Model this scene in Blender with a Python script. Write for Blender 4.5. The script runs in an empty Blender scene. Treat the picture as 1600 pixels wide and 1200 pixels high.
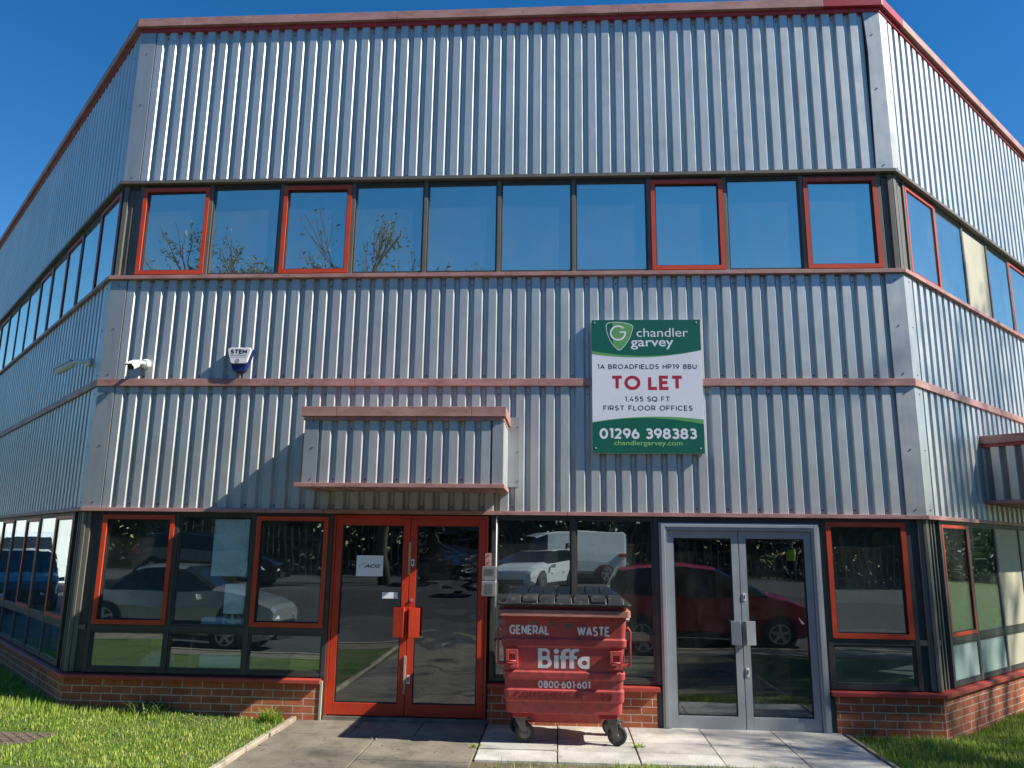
import bpy, bmesh, math, random
import numpy as np
from mathutils import Vector, Matrix
random.seed(7)
rng = np.random.default_rng(7)
R = math.radians
SC = bpy.context.scene
COL = SC.collection

# ------------------------------------------------------------------ camera
F_PX, CX, CY, CZ, YAW, PIT, ROL = 1211.18, 0.8129, -9.2624, 2.0078, -0.06259, 0.2047, 0.0125
def ray(u, v):
    u -= 800; v -= 600
    c, s = math.cos(ROL), math.sin(ROL); a = c*u + s*v; b = -s*u + c*v
    x, y2, z2 = a/F_PX, 1.0, -b/F_PX
    c, s = math.cos(PIT), math.sin(PIT); y = c*y2 - s*z2; z = s*y2 + c*z2
    c, s = math.cos(YAW), math.sin(YAW)
    return Vector((c*x + s*y, -s*x + c*y, z))
cam = bpy.data.cameras.new('camera'); camo = bpy.data.objects.new('camera', cam); COL.objects.link(camo)
fw = ray(800, 600).normalized(); rt = (ray(900, 600) - ray(700, 600)).normalized(); up = rt.cross(fw)
camo.matrix_world = Matrix(((rt.x, up.x, -fw.x, CX), (rt.y, up.y, -fw.y, CY), (rt.z, up.z, -fw.z, CZ), (0, 0, 0, 1)))
cam.sensor_fit = 'HORIZONTAL'; cam.sensor_width = 36; cam.lens = 36*F_PX/1600
cam.clip_start = 0.05; cam.clip_end = 3000
SC.camera = camo

# ------------------------------------------------------------------ sky, sun, exposure
SUNV = Vector((1, -0.232, 0.835)).normalized()
EL = math.asin(SUNV.z); AZ = math.atan2(SUNV.x, SUNV.y)
w = bpy.data.worlds.new('World'); SC.world = w; w.use_nodes = True
nt = w.node_tree; bg = nt.nodes['Background']
sk = nt.nodes.new('ShaderNodeTexSky'); sk.sky_type = 'NISHITA'; sk.sun_disc = False
sk.sun_elevation = EL; sk.sun_rotation = AZ; sk.air_density = 1.0; sk.dust_density = 0.0; sk.ozone_density = 2.0
hs = nt.nodes.new('ShaderNodeHueSaturation'); hs.inputs['Saturation'].default_value = 1.40; hs.inputs['Hue'].default_value = 0.504
nt.links.new(sk.outputs[0], hs.inputs['Color']); nt.links.new(hs.outputs[0], bg.inputs[0]); bg.inputs[1].default_value = 0.088
sl = bpy.data.lights.new('sun', 'SUN'); sl.energy = 5.0; sl.angle = R(0.55); sl.color = (1.0, 0.945, 0.84)
so = bpy.data.objects.new('sun', sl); COL.objects.link(so)
so.rotation_euler = SUNV.to_track_quat('Z', 'Y').to_euler()
vs = SC.view_settings; vs.view_transform = 'Standard'; vs.look = 'None'; vs.gamma = 1; vs.use_curve_mapping = False
vs.exposure = 0.75
SC.render.resolution_x = 1024; SC.render.resolution_y = 768

# ------------------------------------------------------------------ materials
MATS = {}
def nodes(name):
    m = bpy.data.materials.new(name); m.use_nodes = True
    t = m.node_tree; MATS[name] = m
    return m, t, t.nodes['Principled BSDF']
def pos(t, scale=(1, 1, 1)):
    g = t.nodes.new('ShaderNodeNewGeometry'); mp = t.nodes.new('ShaderNodeMapping')
    mp.inputs['Scale'].default_value = scale
    t.links.new(g.outputs['Position'], mp.inputs['Vector']); return mp.outputs[0]
def noise(t, vec, scale, detail=4, rough=0.55):
    n = t.nodes.new('ShaderNodeTexNoise'); n.inputs['Scale'].default_value = scale
    n.inputs['Detail'].default_value = detail; n.inputs['Roughness'].default_value = rough
    if vec is not None: t.links.new(vec, n.inputs['Vector'])
    return n.outputs['Fac']
def ramp(t, fac, stops):
    r = t.nodes.new('ShaderNodeValToRGB'); e = r.color_ramp.elements
    while len(e) < len(stops): e.new(0.5)
    for i, (p, c) in enumerate(stops):
        e[i].position = p; e[i].color = (*c, 1) if len(c) == 3 else c
    t.links.new(fac, r.inputs[0]); return r.outputs[0]
def mix(t, fac, a, b, mode='MIX'):
    n = t.nodes.new('ShaderNodeMix'); n.data_type = 'RGBA'; n.blend_type = mode
    for s, v in ((n.inputs[0], fac), (n.inputs[6], a), (n.inputs[7], b)):
        if hasattr(v, 'links'): t.links.new(v, s)
        elif isinstance(v, (int, float)): s.default_value = v
        else: s.default_value = (*v, 1)
    return n.outputs[2]
def bump(t, b, h, strength, dist=0.01):
    n = t.nodes.new('ShaderNodeBump'); n.inputs['Strength'].default_value = strength; n.inputs['Distance'].default_value = dist
    t.links.new(h, n.inputs['Height']); t.links.new(n.outputs[0], b.inputs['Normal']); return n
def paint(name, col, rough=0.5, metal=0.0, var=0.12, scale=6, bs=0.0, dirt=None, coat=0.0, stretch=(1, 1, 1)):
    m, t, b = nodes(name)
    v = pos(t, stretch); f = noise(t, v, scale)
    lo = tuple(c*(1 - var) for c in col); hi = tuple(min(1, c*(1 + var)) for c in col)
    c = ramp(t, f, [(0.3, lo), (0.7, hi)])
    if dirt:
        d = ramp(t, noise(t, v, scale*2.7, 8, 0.7), [(0.5, (0, 0, 0)), (0.72, (1, 1, 1))])
        c = mix(t, d, c, dirt)
    t.links.new(c, b.inputs['Base Color'])
    b.inputs['Roughness'].default_value = rough; b.inputs['Metallic'].default_value = metal
    b.inputs['Coat Weight'].default_value = coat
    if bs: bump(t, b, noise(t, v, scale*6, 5), bs)
    return m
def cladding_mat(name, col):
    m, t, b = nodes(name)
    v = pos(t); vs_ = pos(t, (7, 7, 0.7))
    c1 = ramp(t, noise(t, v, 1.1, 3), [(0.3, tuple(x*0.93 for x in col)), (0.7, tuple(x*1.06 for x in col))])
    streak = ramp(t, noise(t, vs_, 2.2, 6, 0.65), [(0.45, (0, 0, 0)), (0.8, (0.55, 0.55, 0.55))])
    c2 = mix(t, streak, c1, tuple(x*f for x, f in zip(col, (0.72, 0.68, 0.6))))
    t.links.new(c2, b.inputs['Base Color'])
    b.inputs['Metallic'].default_value = 0.62
    t.links.new(ramp(t, noise(t, v, 5), [(0.3, (0.42,)*3), (0.7, (0.52,)*3)]), b.inputs['Roughness'])
    bump(t, b, noise(t, v, 2.0, 3), 0.12, 0.03)
    return m
def faded_red(name):
    m, t, b = nodes(name)
    v = pos(t, (0.8, 0.8, 2))
    c = ramp(t, noise(t, v, 3.2, 7, 0.62), [(0.25, (0.25, 0.115, 0.10)), (0.5, (0.41, 0.215, 0.19)), (0.75, (0.52, 0.30, 0.265))])
    d = ramp(t, noise(t, v, 14, 8, 0.7), [(0.55, (0, 0, 0)), (0.75, (1, 1, 1))])
    t.links.new(mix(t, d, c, (0.16, 0.09, 0.075)), b.inputs['Base Color']); b.inputs['Roughness'].default_value = 0.55
    bump(t, b, noise(t, v, 9), 0.1)
    return m
def brick_mat(name, u, off):
    m, t, b = nodes(name)
    g = t.nodes.new('ShaderNodeNewGeometry'); d = t.nodes.new('ShaderNodeVectorMath'); d.operation = 'DOT_PRODUCT'
    d.inputs[1].default_value = (*u, 0); t.links.new(g.outputs['Position'], d.inputs[0])
    sp = t.nodes.new('ShaderNodeSeparateXYZ'); t.links.new(g.outputs['Position'], sp.inputs[0])
    cb = t.nodes.new('ShaderNodeCombineXYZ')
    a = t.nodes.new('ShaderNodeMath'); a.inputs[1].default_value = 40 + off; t.links.new(d.outputs['Value'], a.inputs[0])
    z = t.nodes.new('ShaderNodeMath'); z.inputs[1].default_value = 8.2 - 0.426; t.links.new(sp.outputs[2], z.inputs[0])
    t.links.new(a.outputs[0], cb.inputs[0]); t.links.new(z.outputs[0], cb.inputs[1])
    # slight wobble so courses are not ruler straight
    wob = t.nodes.new('ShaderNodeVectorMath'); wob.operation = 'MULTIPLY_ADD'
    nz = t.nodes.new('ShaderNodeTexNoise'); nz.inputs['Scale'].default_value = 5; t.links.new(g.outputs['Position'], nz.inputs['Vector'])
    t.links.new(nz.outputs['Color'], wob.inputs[0]); wob.inputs[1].default_value = (0.008, 0.006, 0); t.links.new(cb.outputs[0], wob.inputs[2])
    bt = t.nodes.new('ShaderNodeTexBrick'); t.links.new(wob.outputs[0], bt.inputs['Vector'])
    bt.inputs['Scale'].default_value = 1; bt.inputs['Brick Width'].default_value = 0.24; bt.inputs['Row Height'].default_value = 0.082
    bt.inputs['Mortar Size'].default_value = 0.0058; bt.inputs['Mortar Smooth'].default_value = 0.15; bt.inputs['Bias'].default_value = -0.1
    bt.inputs['Color1'].default_value = (0.54, 0.16, 0.065, 1); bt.inputs['Color2'].default_value = (0.36, 0.10, 0.05, 1)
    bt.inputs['Mortar'].default_value = (0.60, 0.52, 0.42, 1)
    st = ramp(t, noise(t, g.outputs['Position'], 3.5, 8, 0.7), [(0.35, (0.62, 0.6, 0.58)), (0.7, (1.12, 1.1, 1.05))])
    c = mix(t, 1.0, bt.outputs['Color'], st, 'MULTIPLY')
    gr = ramp(t, noise(t, g.outputs['Position'], 60, 4), [(0.3, (0.8, 0.8, 0.8)), (0.7, (1.15, 1.15, 1.15))])
    t.links.new(mix(t, 1.0, c, gr, 'MULTIPLY'), b.inputs['Base Color']); b.inputs['Roughness'].default_value = 0.85
    inv = t.nodes.new('ShaderNodeMath'); inv.operation = 'SUBTRACT'; inv.inputs[0].default_value = 1; t.links.new(bt.outputs['Fac'], inv.inputs[1])
    ad = t.nodes.new('ShaderNodeMath'); ad.operation = 'MULTIPLY_ADD'; ad.inputs[1].default_value = 0.3
    t.links.new(noise(t, g.outputs['Position'], 80), ad.inputs[0]); t.links.new(inv.outputs[0], ad.inputs[2])
    bump(t, b, ad.outputs[0], 0.6, 0.006)
    return m
def glass_mat(name, f0, tint, rough=0.0, wav=0.006, scale=1.3, gloss=(0.9, 0.95, 1.0), film=False, veil=(0.006, 0.06)):
    m = bpy.data.materials.new(name); m.use_nodes = True; MATS[name] = m
    t = m.node_tree; t.nodes.clear()
    out = t.nodes.new('ShaderNodeOutputMaterial'); mx = t.nodes.new('ShaderNodeMixShader')
    tr = t.nodes.new('ShaderNodeBsdfTransparent'); tr.inputs[0].default_value = (*tint, 1)
    gl = t.nodes.new('ShaderNodeBsdfGlossy'); gl.inputs['Roughness'].default_value = rough; gl.inputs[0].default_value = (*gloss, 1)
    lw = t.nodes.new('ShaderNodeLayerWeight'); lw.inputs[0].default_value = 0.5
    p = t.nodes.new('ShaderNodeMath'); p.operation = 'POWER'; p.inputs[1].default_value = 4.0; t.links.new(lw.outputs['Facing'], p.inputs[0])
    ma = t.nodes.new('ShaderNodeMath'); ma.operation = 'MULTIPLY_ADD'; ma.inputs[1].default_value = 1 - f0; ma.inputs[2].default_value = f0
    t.links.new(p.outputs[0], ma.inputs[0])
    bm_ = t.nodes.new('ShaderNodeBump'); bm_.inputs['Strength'].default_value = 1.0; bm_.inputs['Distance'].default_value = wav
    t.links.new(noise(t, pos(t, (1, 1, 2.6 if film else 1)), scale, 1.5 if film else 0.0), bm_.inputs['Height']); t.links.new(bm_.outputs[0], gl.inputs['Normal'])
    t.links.new(ma.outputs[0], mx.inputs[0]); t.links.new(tr.outputs[0], mx.inputs[1]); t.links.new(gl.outputs[0], mx.inputs[2])
    # thin film of dust, seen as a faint matt veil with uneven density
    df = t.nodes.new('ShaderNodeBsdfDiffuse'); df.inputs[0].default_value = (0.45, 0.45, 0.42, 1)
    m2 = t.nodes.new('ShaderNodeMixShader')
    dn = ramp(t, noise(t, pos(t, (1, 1, 0.5)), 3.0, 8, 0.7), [(0.45, (veil[0],)*3), (0.8, (veil[1],)*3)])
    t.links.new(dn, m2.inputs[0]); t.links.new(mx.outputs[0], m2.inputs[1]); t.links.new(df.outputs[0], m2.inputs[2])
    t.links.new(m2.outputs[0], out.inputs[0])
    return m

M = MATS
cladding_mat('silver_cladding', (0.54, 0.565, 0.555))
cladding_mat('flashing_silver', (0.43, 0.45, 0.45))
faded_red('faded_red')
paint('fresh_red', (0.40, 0.035, 0.045), 0.4, var=0.15)
paint('frame_red', (0.55, 0.062, 0.02), 0.42, var=0.1, scale=4)
paint('door_red', (0.54, 0.045, 0.015), 0.4, var=0.1, scale=4)
paint('sill_red', (0.40, 0.06, 0.045), 0.45, var=0.18, scale=5)
paint('frame_dark', (0.052, 0.052, 0.048), 0.5, var=0.15, scale=3)
paint('post_grey', (0.135, 0.127, 0.105), 0.5, var=0.1, scale=3)
paint('grey_door', (0.34, 0.37, 0.385), 0.4, 0.2, var=0.06, scale=3)
paint('panel_beige', (0.42, 0.39, 0.29), 0.6, var=0.08, scale=2)
paint('frosted', (0.36, 0.46, 0.43), 0.35, var=0.12, scale=3)
paint('white_plastic', (0.78, 0.78, 0.76), 0.4, var=0.04)
paint('paper', (0.90, 0.91, 0.92), 0.8, var=0.05, scale=3)
paint('sign_white', (0.74, 0.76, 0.82), 0.4, var=0.02)
paint('sign_green', (0.003, 0.115, 0.075), 0.4, var=0.05)
paint('sign_light_green', (0.12, 0.36, 0.11), 0.4, var=0.05)
paint('sign_red', (0.42, 0.02, 0.045), 0.4, var=0.03)
paint('sign_navy', (0.025, 0.03, 0.09), 0.4, var=0.03)
paint('lime', (0.33, 0.60, 0.18), 0.4, var=0.03)
paint('black_ink', (0.015, 0.016, 0.02), 0.5, var=0.1)
paint('grey_ink', (0.25, 0.27, 0.3), 0.5, var=0.1)
paint('blue_plastic', (0.012, 0.025, 0.13), 0.35, var=0.05)
paint('steel', (0.52, 0.52, 0.5), 0.35, 0.8, var=0.1, scale=12)
paint('steel_faded', (0.42, 0.36, 0.31), 0.6, 0.0, var=0.15, scale=12)
paint('dull_steel', (0.16, 0.15, 0.135), 0.55, 0.6, var=0.25, scale=18)
paint('bin_red', (0.44, 0.064, 0.06), 0.55, var=0.16, scale=4, bs=0.05, dirt=(0.20, 0.045, 0.045))
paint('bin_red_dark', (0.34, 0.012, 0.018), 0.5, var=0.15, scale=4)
paint('bin_bar', (0.40, 0.17, 0.125), 0.7, var=0.35, scale=5, dirt=(0.18, 0.09, 0.06), stretch=(0.4, 1, 4))
paint('bin_emboss_shaded', (0.20, 0.026, 0.026), 0.5, var=0.1)  # edge shadows of the raised letters put into their darker colour
paint('bin_lid', (0.022, 0.022, 0.021), 0.42, var=0.4, scale=5, bs=0.04, dirt=(0.11, 0.10, 0.08))
paint('bin_white', (0.80, 0.80, 0.78), 0.5, var=0.08, scale=12)
paint('rubber', (0.03, 0.03, 0.03), 0.7, var=0.25, scale=20)
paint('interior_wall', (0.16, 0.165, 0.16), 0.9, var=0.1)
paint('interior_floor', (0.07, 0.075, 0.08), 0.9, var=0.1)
paint('roof_sheet', (0.25, 0.25, 0.26), 0.7)
paint('cast_iron', (0.14, 0.105, 0.08), 0.8, 0.1, var=0.3, scale=10, bs=0.1)
paint('yellow_plastic', (0.62, 0.52, 0.05), 0.5, var=0.08)
paint('cloth_blue', (0.35, 0.48, 0.6), 0.9, var=0.2)
brick_mat('brick_front', (1, 0), 0.03)
brick_mat('brick_west', (-0.70711, 0.70711), 0.09)
brick_mat('brick_east', (0.70711, 0.70711), 0.13)
glass_mat('glass_upper', 0.66, (0.5, 0.58, 0.6), wav=0.004, gloss=(1.0, 1.0, 0.86), veil=(0.05, 0.14))
glass_mat('glass_lower', 0.18, (0.90, 0.96, 0.96), wav=0.004, gloss=(0.88, 1.0, 1.0), veil=(0.02, 0.09))
glass_mat('glass_door', 0.15, (0.6, 0.66, 0.68), wav=0.004)
glass_mat('glass_film', 0.14, (0.6, 0.66, 0.68), wav=0.005, scale=2.2, film=True)

def concrete(name, lo, hi, dark, isl=0.25, sc=2.5, rough=0.9):
    m, t, b = nodes(name); v = pos(t)
    c = ramp(t, noise(t, v, sc, 9, 0.68), [(0.28, lo), (0.72, hi)])
    c = mix(t, ramp(t, noise(t, v, sc*0.7, 6, 0.7), [(0.48, (0, 0, 0)), (0.68, (0.75,)*3)]), c, dark)
    sp = ramp(t, noise(t, v, 160, 3), [(0.35, (0.8,)*3), (0.65, (1.15,)*3)])
    c = mix(t, 1.0, c, sp, 'MULTIPLY')
    g = t.nodes.new('ShaderNodeNewGeometry')
    c = mix(t, 1.0, c, ramp(t, g.outputs['Random Per Island'], [(0, (1 - isl,)*3), (1, (1 + isl*0.5,)*3)]), 'MULTIPLY')
    t.links.new(c, b.inputs['Base Color']); b.inputs['Roughness'].default_value = rough
    bump(t, b, noise(t, v, 90, 6, 0.7), 0.35, 0.006)
    return m
concrete('slab_light', (0.41, 0.39, 0.345), (0.60, 0.575, 0.51), (0.27, 0.25, 0.215), 0.22)
concrete('path_dark', (0.15, 0.13, 0.095), (0.29, 0.25, 0.19), (0.09, 0.08, 0.058), 0.15)
concrete('edging', (0.30, 0.25, 0.18), (0.48, 0.41, 0.31), (0.17, 0.15, 0.10), 0.2, 6)
concrete('asphalt', (0.05, 0.05, 0.05), (0.085, 0.083, 0.08), (0.035, 0.035, 0.035), 0.0, 1.0)
concrete('soil', (0.10, 0.085, 0.05), (0.19, 0.155, 0.09), (0.06, 0.05, 0.03), 0.0, 5)
def lawn_mat(name):
    m, t, b = nodes(name); v = pos(t)
    c = ramp(t, noise(t, v, 2.2, 8, 0.7), [(0.25, (0.05, 0.09, 0.014)), (0.5, (0.10, 0.16, 0.024)), (0.75, (0.22, 0.20, 0.07))])
    c = mix(t, 1.0, c, ramp(t, noise(t, v, 90, 4), [(0.3, (0.5,)*3), (0.7, (1.3,)*3)]), 'MULTIPLY')
    t.links.new(c, b.inputs['Base Color']); b.inputs['Roughness'].default_value = 0.9
    bump(t, b, noise(t, v, 120, 5), 0.8, 0.03)
    return m
lawn_mat('lawn')
def blade_mat(name, cols, dry):
    m, t, b = nodes(name); v = pos(t)
    g = t.nodes.new('ShaderNodeNewGeometry')
    c = ramp(t, g.outputs['Random Per Island'], [(0.0, cols[0]), (0.5, cols[1]), (0.86, cols[2]), (1.0, dry)])
    patch = ramp(t, noise(t, v, 1.6, 5, 0.65), [(0.48, (0, 0, 0)), (0.72, (0.7,)*3)])
    c = mix(t, patch, c, mix(t, 0.5, c, dry))
    t.links.new(c, b.inputs['Base Color']); b.inputs['Roughness'].default_value = 0.55
    b.inputs['Transmission Weight'].default_value = 0.0
    tr = t.nodes.new('ShaderNodeBsdfTranslucent'); t.links.new(c, tr.inputs[0])
    mx = t.nodes.new('ShaderNodeMixShader'); mx.inputs[0].default_value = 0.4
    o = t.nodes['Material Output']
    t.links.new(b.outputs[0], mx.inputs[1]); t.links.new(tr.outputs[0], mx.inputs[2]); t.links.new(mx.outputs[0], o.inputs[0])
    return m
blade_mat('grass_blade', [(0.14, 0.26, 0.025), (0.24, 0.38, 0.035), (0.40, 0.49, 0.065)], (0.62, 0.54, 0.20))
blade_mat('weed_leaf', [(0.03, 0.075, 0.015), (0.05, 0.11, 0.02), (0.09, 0.14, 0.03)], (0.16, 0.14, 0.06))
blade_mat('tree_leaf', [(0.05, 0.075, 0.02), (0.08, 0.11, 0.025), (0.12, 0.14, 0.04)], (0.15, 0.13, 0.06))
blade_mat('hedge_leaf', [(0.02, 0.04, 0.012), (0.03, 0.06, 0.015), (0.05, 0.08, 0.02)], (0.09, 0.08, 0.03))
paint('bark', (0.11, 0.085, 0.06), 0.9, var=0.3, scale=9, bs=0.3)

# ------------------------------------------------------------------ mesh helpers
def tag(o, label=None, cat=None, group=None, kind=None):
    if label: o['label'] = label
    if cat: o['category'] = cat
    if group: o['group'] = group
    if kind: o['kind'] = kind
    return o
def empty(name, loc, label, cat, group=None):
    o = bpy.data.objects.new(name, None); o.empty_display_size = 0.2; COL.objects.link(o); o.location = loc
    return tag(o, label, cat, group)
class MB:
    def __init__(s): s.v = []; s.f = []; s.m = []; s.sm = []
    def face(s, pts, mi=0, smooth=False):
        n = len(s.v); s.v += [tuple(p) for p in pts]; s.f.append(tuple(range(n, n + len(pts)))); s.m.append(mi); s.sm.append(smooth)
    def mesh(s, verts, faces, mi=0, smooth=False):
        n = len(s.v); s.v += [tuple(p) for p in verts]
        for f in faces: s.f.append(tuple(i + n for i in f)); s.m.append(mi); s.sm.append(smooth)
    def hexa(s, c, mi=0):   # 8 corners: bottom 4, top 4
        s.mesh(c, [(3, 2, 1, 0), (4, 5, 6, 7), (0, 1, 5, 4), (1, 2, 6, 5), (2, 3, 7, 6), (3, 0, 4, 7)], mi)
    def box(s, x0, x1, y0, y1, z0, z1, mi=0):
        s.hexa([(x0, y0, z0), (x1, y0, z0), (x1, y1, z0), (x0, y1, z0), (x0, y0, z1), (x1, y0, z1), (x1, y1, z1), (x0, y1, z1)], mi)
    def prism(s, poly, fn, a, b, mi=0, smooth=False):   # poly of 2-D pts; fn(p, t) -> 3-D
        n = len(poly); vs_ = [fn(p, a) for p in poly] + [fn(p, b) for p in poly]
        fs = [tuple(range(n - 1, -1, -1)), tuple(range(n, 2*n))]
        s.mesh(vs_, fs, mi); k = len(s.v) - 2*n
        for i in range(n):
            j = (i + 1) % n; s.f.append((k + i, k + j, k + n + j, k + n + i)); s.m.append(mi); s.sm.append(smooth)
    def tube(s, pts, rad, n=10, mi=0, smooth=True, caps=True):
        pts = [Vector(p) for p in pts]; rads = rad if isinstance(rad, (list, tuple)) else [rad]*len(pts)
        rings = []; prev = None
        for i, p in enumerate(pts):
            d = (pts[min(i + 1, len(pts) - 1)] - pts[max(i - 1, 0)]).normalized()
            a = prev if prev is not None else (Vector((0, 0, 1)) if abs(d.z) < 0.9 else Vector((1, 0, 0)))
            x = (a - d*a.dot(d)).normalized(); prev = x; y = d.cross(x)
            rings.append([p + (x*math.cos(2*math.pi*k/n) + y*math.sin(2*math.pi*k/n))*rads[i] for k in range(n)])
        k0 = len(s.v); s.v += [tuple(q) for r_ in rings for q in r_]
        for i in range(len(pts) - 1):
            for k in range(n):
                s.f.append((k0 + i*n + k, k0 + i*n + (k + 1) % n, k0 + (i + 1)*n + (k + 1) % n, k0 + (i + 1)*n + k)); s.m.append(mi); s.sm.append(smooth)
        if caps:
            s.f.append(tuple(k0 + k for k in range(n - 1, -1, -1))); s.m.append(mi); s.sm.append(False)
            e = k0 + (len(pts) - 1)*n; s.f.append(tuple(e + k for k in range(n))); s.m.append(mi); s.sm.append(False)
    def rings(s, rings, mi=0, smooth=False, caps=(True, True)):
        n = len(rings[0]); k0 = len(s.v); s.v += [tuple(q) for r_ in rings for q in r_]
        for i in range(len(rings) - 1):
            for k in range(n):
                s.f.append((k0 + i*n + k, k0 + i*n + (k + 1) % n, k0 + (i + 1)*n + (k + 1) % n, k0 + (i + 1)*n + k)); s.m.append(mi); s.sm.append(smooth)
        if caps[0]: s.f.append(tuple(k0 + k for k in range(n - 1, -1, -1))); s.m.append(mi); s.sm.append(False)
        if caps[1]:
            e = k0 + (len(rings) - 1)*n; s.f.append(tuple(e + k for k in range(n))); s.m.append(mi); s.sm.append(False)
    def build(s, name, mats, parent=None, bevel=0.0, recalc=True, seg=2):
        me = bpy.data.meshes.new(name); me.from_pydata(s.v, [], s.f)
        mats = mats if isinstance(mats, (list, tuple)) else [mats]
        for m in mats: me.materials.append(MATS[m] if isinstance(m, str) else m)
        me.polygons.foreach_set('material_index', s.m); me.polygons.foreach_set('use_smooth', s.sm)
        if recalc:
            b = bmesh.new(); b.from_mesh(me); bmesh.ops.remove_doubles(b, verts=b.verts, dist=1e-5) if bevel else None
            bmesh.ops.recalc_face_normals(b, faces=b.faces); b.to_mesh(me); b.free()
        me.update()
        o = bpy.data.objects.new(name, me); COL.objects.link(o)
        if parent is not None:
            o.parent = parent
            if isinstance(parent, bpy.types.Object):
                p = parent; off = Vector((0, 0, 0))
                while p is not None: off += p.location; p = p.parent
                if off.length > 0: me.transform(Matrix.Translation(-off))
        if bevel:
            md = o.modifiers.new('bevel', 'BEVEL'); md.width = bevel; md.segments = seg; md.limit_method = 'ANGLE'; md.angle_limit = R(35)
        return o
class Frame:
    """wall frame: s along the wall, o outward, z up"""
    def __init__(s, org, u, n): s.o = Vector((*org, 0)); s.u = Vector((*u, 0)); s.n = Vector((*n, 0))
    def P(s, a, o, z): return s.o + s.u*a + s.n*o + Vector((0, 0, z))
    def box(s, mb, a0, a1, o0, o1, z0, z1, mi=0):
        mb.hexa([s.P(a0, o0, z0), s.P(a1, o0, z0), s.P(a1, o1, z0), s.P(a0, o1, z0), s.P(a0, o0, z1), s.P(a1, o0, z1), s.P(a1, o1, z1), s.P(a0, o1, z1)], mi)
q = math.sqrt(0.5)
FR = Frame((0, 0), (1, 0), (0, -1))
WE = Frame((-5, 0), (-q, q), (-q, -q))
EA = Frame((5, 0), (q, q), (q, -q))
T22 = math.tan(math.pi/8)
SIDE = 14.0

def text_mesh(s, bold=0.0, shear=0.0, extr=0.0, spacing=1.0):
    c = bpy.data.curves.new('t', 'FONT'); c.body = s; c.size = 1; c.offset = bold; c.shear = shear; c.extrude = 0; c.space_character = spacing
    c.resolution_u = 6
    o = bpy.data.objects.new('t', c); COL.objects.link(o)
    bpy.context.view_layer.update()
    dg = bpy.context.evaluated_depsgraph_get(); me = bpy.data.meshes.new_from_object(o.evaluated_get(dg))
    vs_ = [tuple(v.co) for v in me.vertices]; fs = [tuple(p.vertices) for p in me.polygons]
    bpy.data.objects.remove(o); bpy.data.curves.remove(c); bpy.data.meshes.remove(me)
    return vs_, fs
def curve_mesh(loops):
    c = bpy.data.curves.new('t', 'CURVE'); c.dimensions = '2D'; c.fill_mode = 'BOTH'
    for lp in loops:
        sp = c.splines.new('POLY'); sp.points.add(len(lp) - 1); sp.use_cyclic_u = True
        for i, (x, y) in enumerate(lp): sp.points[i].co = (x, y, 0, 1)
    o = bpy.data.objects.new('t', c); COL.objects.link(o)
    bpy.context.view_layer.update()
    dg = bpy.context.evaluated_depsgraph_get(); me = bpy.data.meshes.new_from_object(o.evaluated_get(dg))
    vs_ = [tuple(v.co) for v in me.vertices]; fs = [tuple(p.vertices) for p in me.polygons]
    bpy.data.objects.remove(o); bpy.data.curves.remove(c); bpy.data.meshes.remove(me)
    return vs_, fs
def letters(name, vf, fn, x0, x1, z0, z1, mat, parent, d0, d1):
    """flat outline vf scaled into x0..x1, z0..z1, thickness between depth d0 (back) and d1 (front); fn(x, depth, z)"""
    vs_, fs = vf; v = np.array(vs_)[:, :2]; lo = v.min(0); hi = v.max(0)
    def sc(p): return (x0 + (p[0] - lo[0])/(hi[0] - lo[0])*(x1 - x0), z0 + (p[1] - lo[1])/(hi[1] - lo[1])*(z1 - z0))
    b = bmesh.new(); bv = []
    pts = [sc(p) for p in v]
    bv = [b.verts.new((p[0], p[1], 0)) for p in pts]
    for f in fs:
        try: b.faces.new([bv[i] for i in f])
        except ValueError: pass
    bmesh.ops.remove_doubles(b, verts=b.verts, dist=1e-6)
    r_ = bmesh.ops.extrude_face_region(b, geom=b.faces[:])
    for e in r_['geom']:
        if isinstance(e, bmesh.types.BMVert): e.co.z = 1
    for vv in b.verts:
        d = d1 if vv.co.z > 0.5 else d0
        vv.co = Vector(fn(vv.co.x, d, vv.co.y))
    bmesh.ops.recalc_face_normals(b, faces=b.faces)
    me = bpy.data.meshes.new(name); b.to_mesh(me); b.free(); me.materials.append(MATS[mat])
    o = bpy.data.objects.new(name, me); COL.objects.link(o); o.parent = parent
    off = Vector((0, 0, 0)); p = parent
    while p is not None: off += p.location; p = p.parent
    me.transform(Matrix.Translation(-off))
    return o

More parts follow.
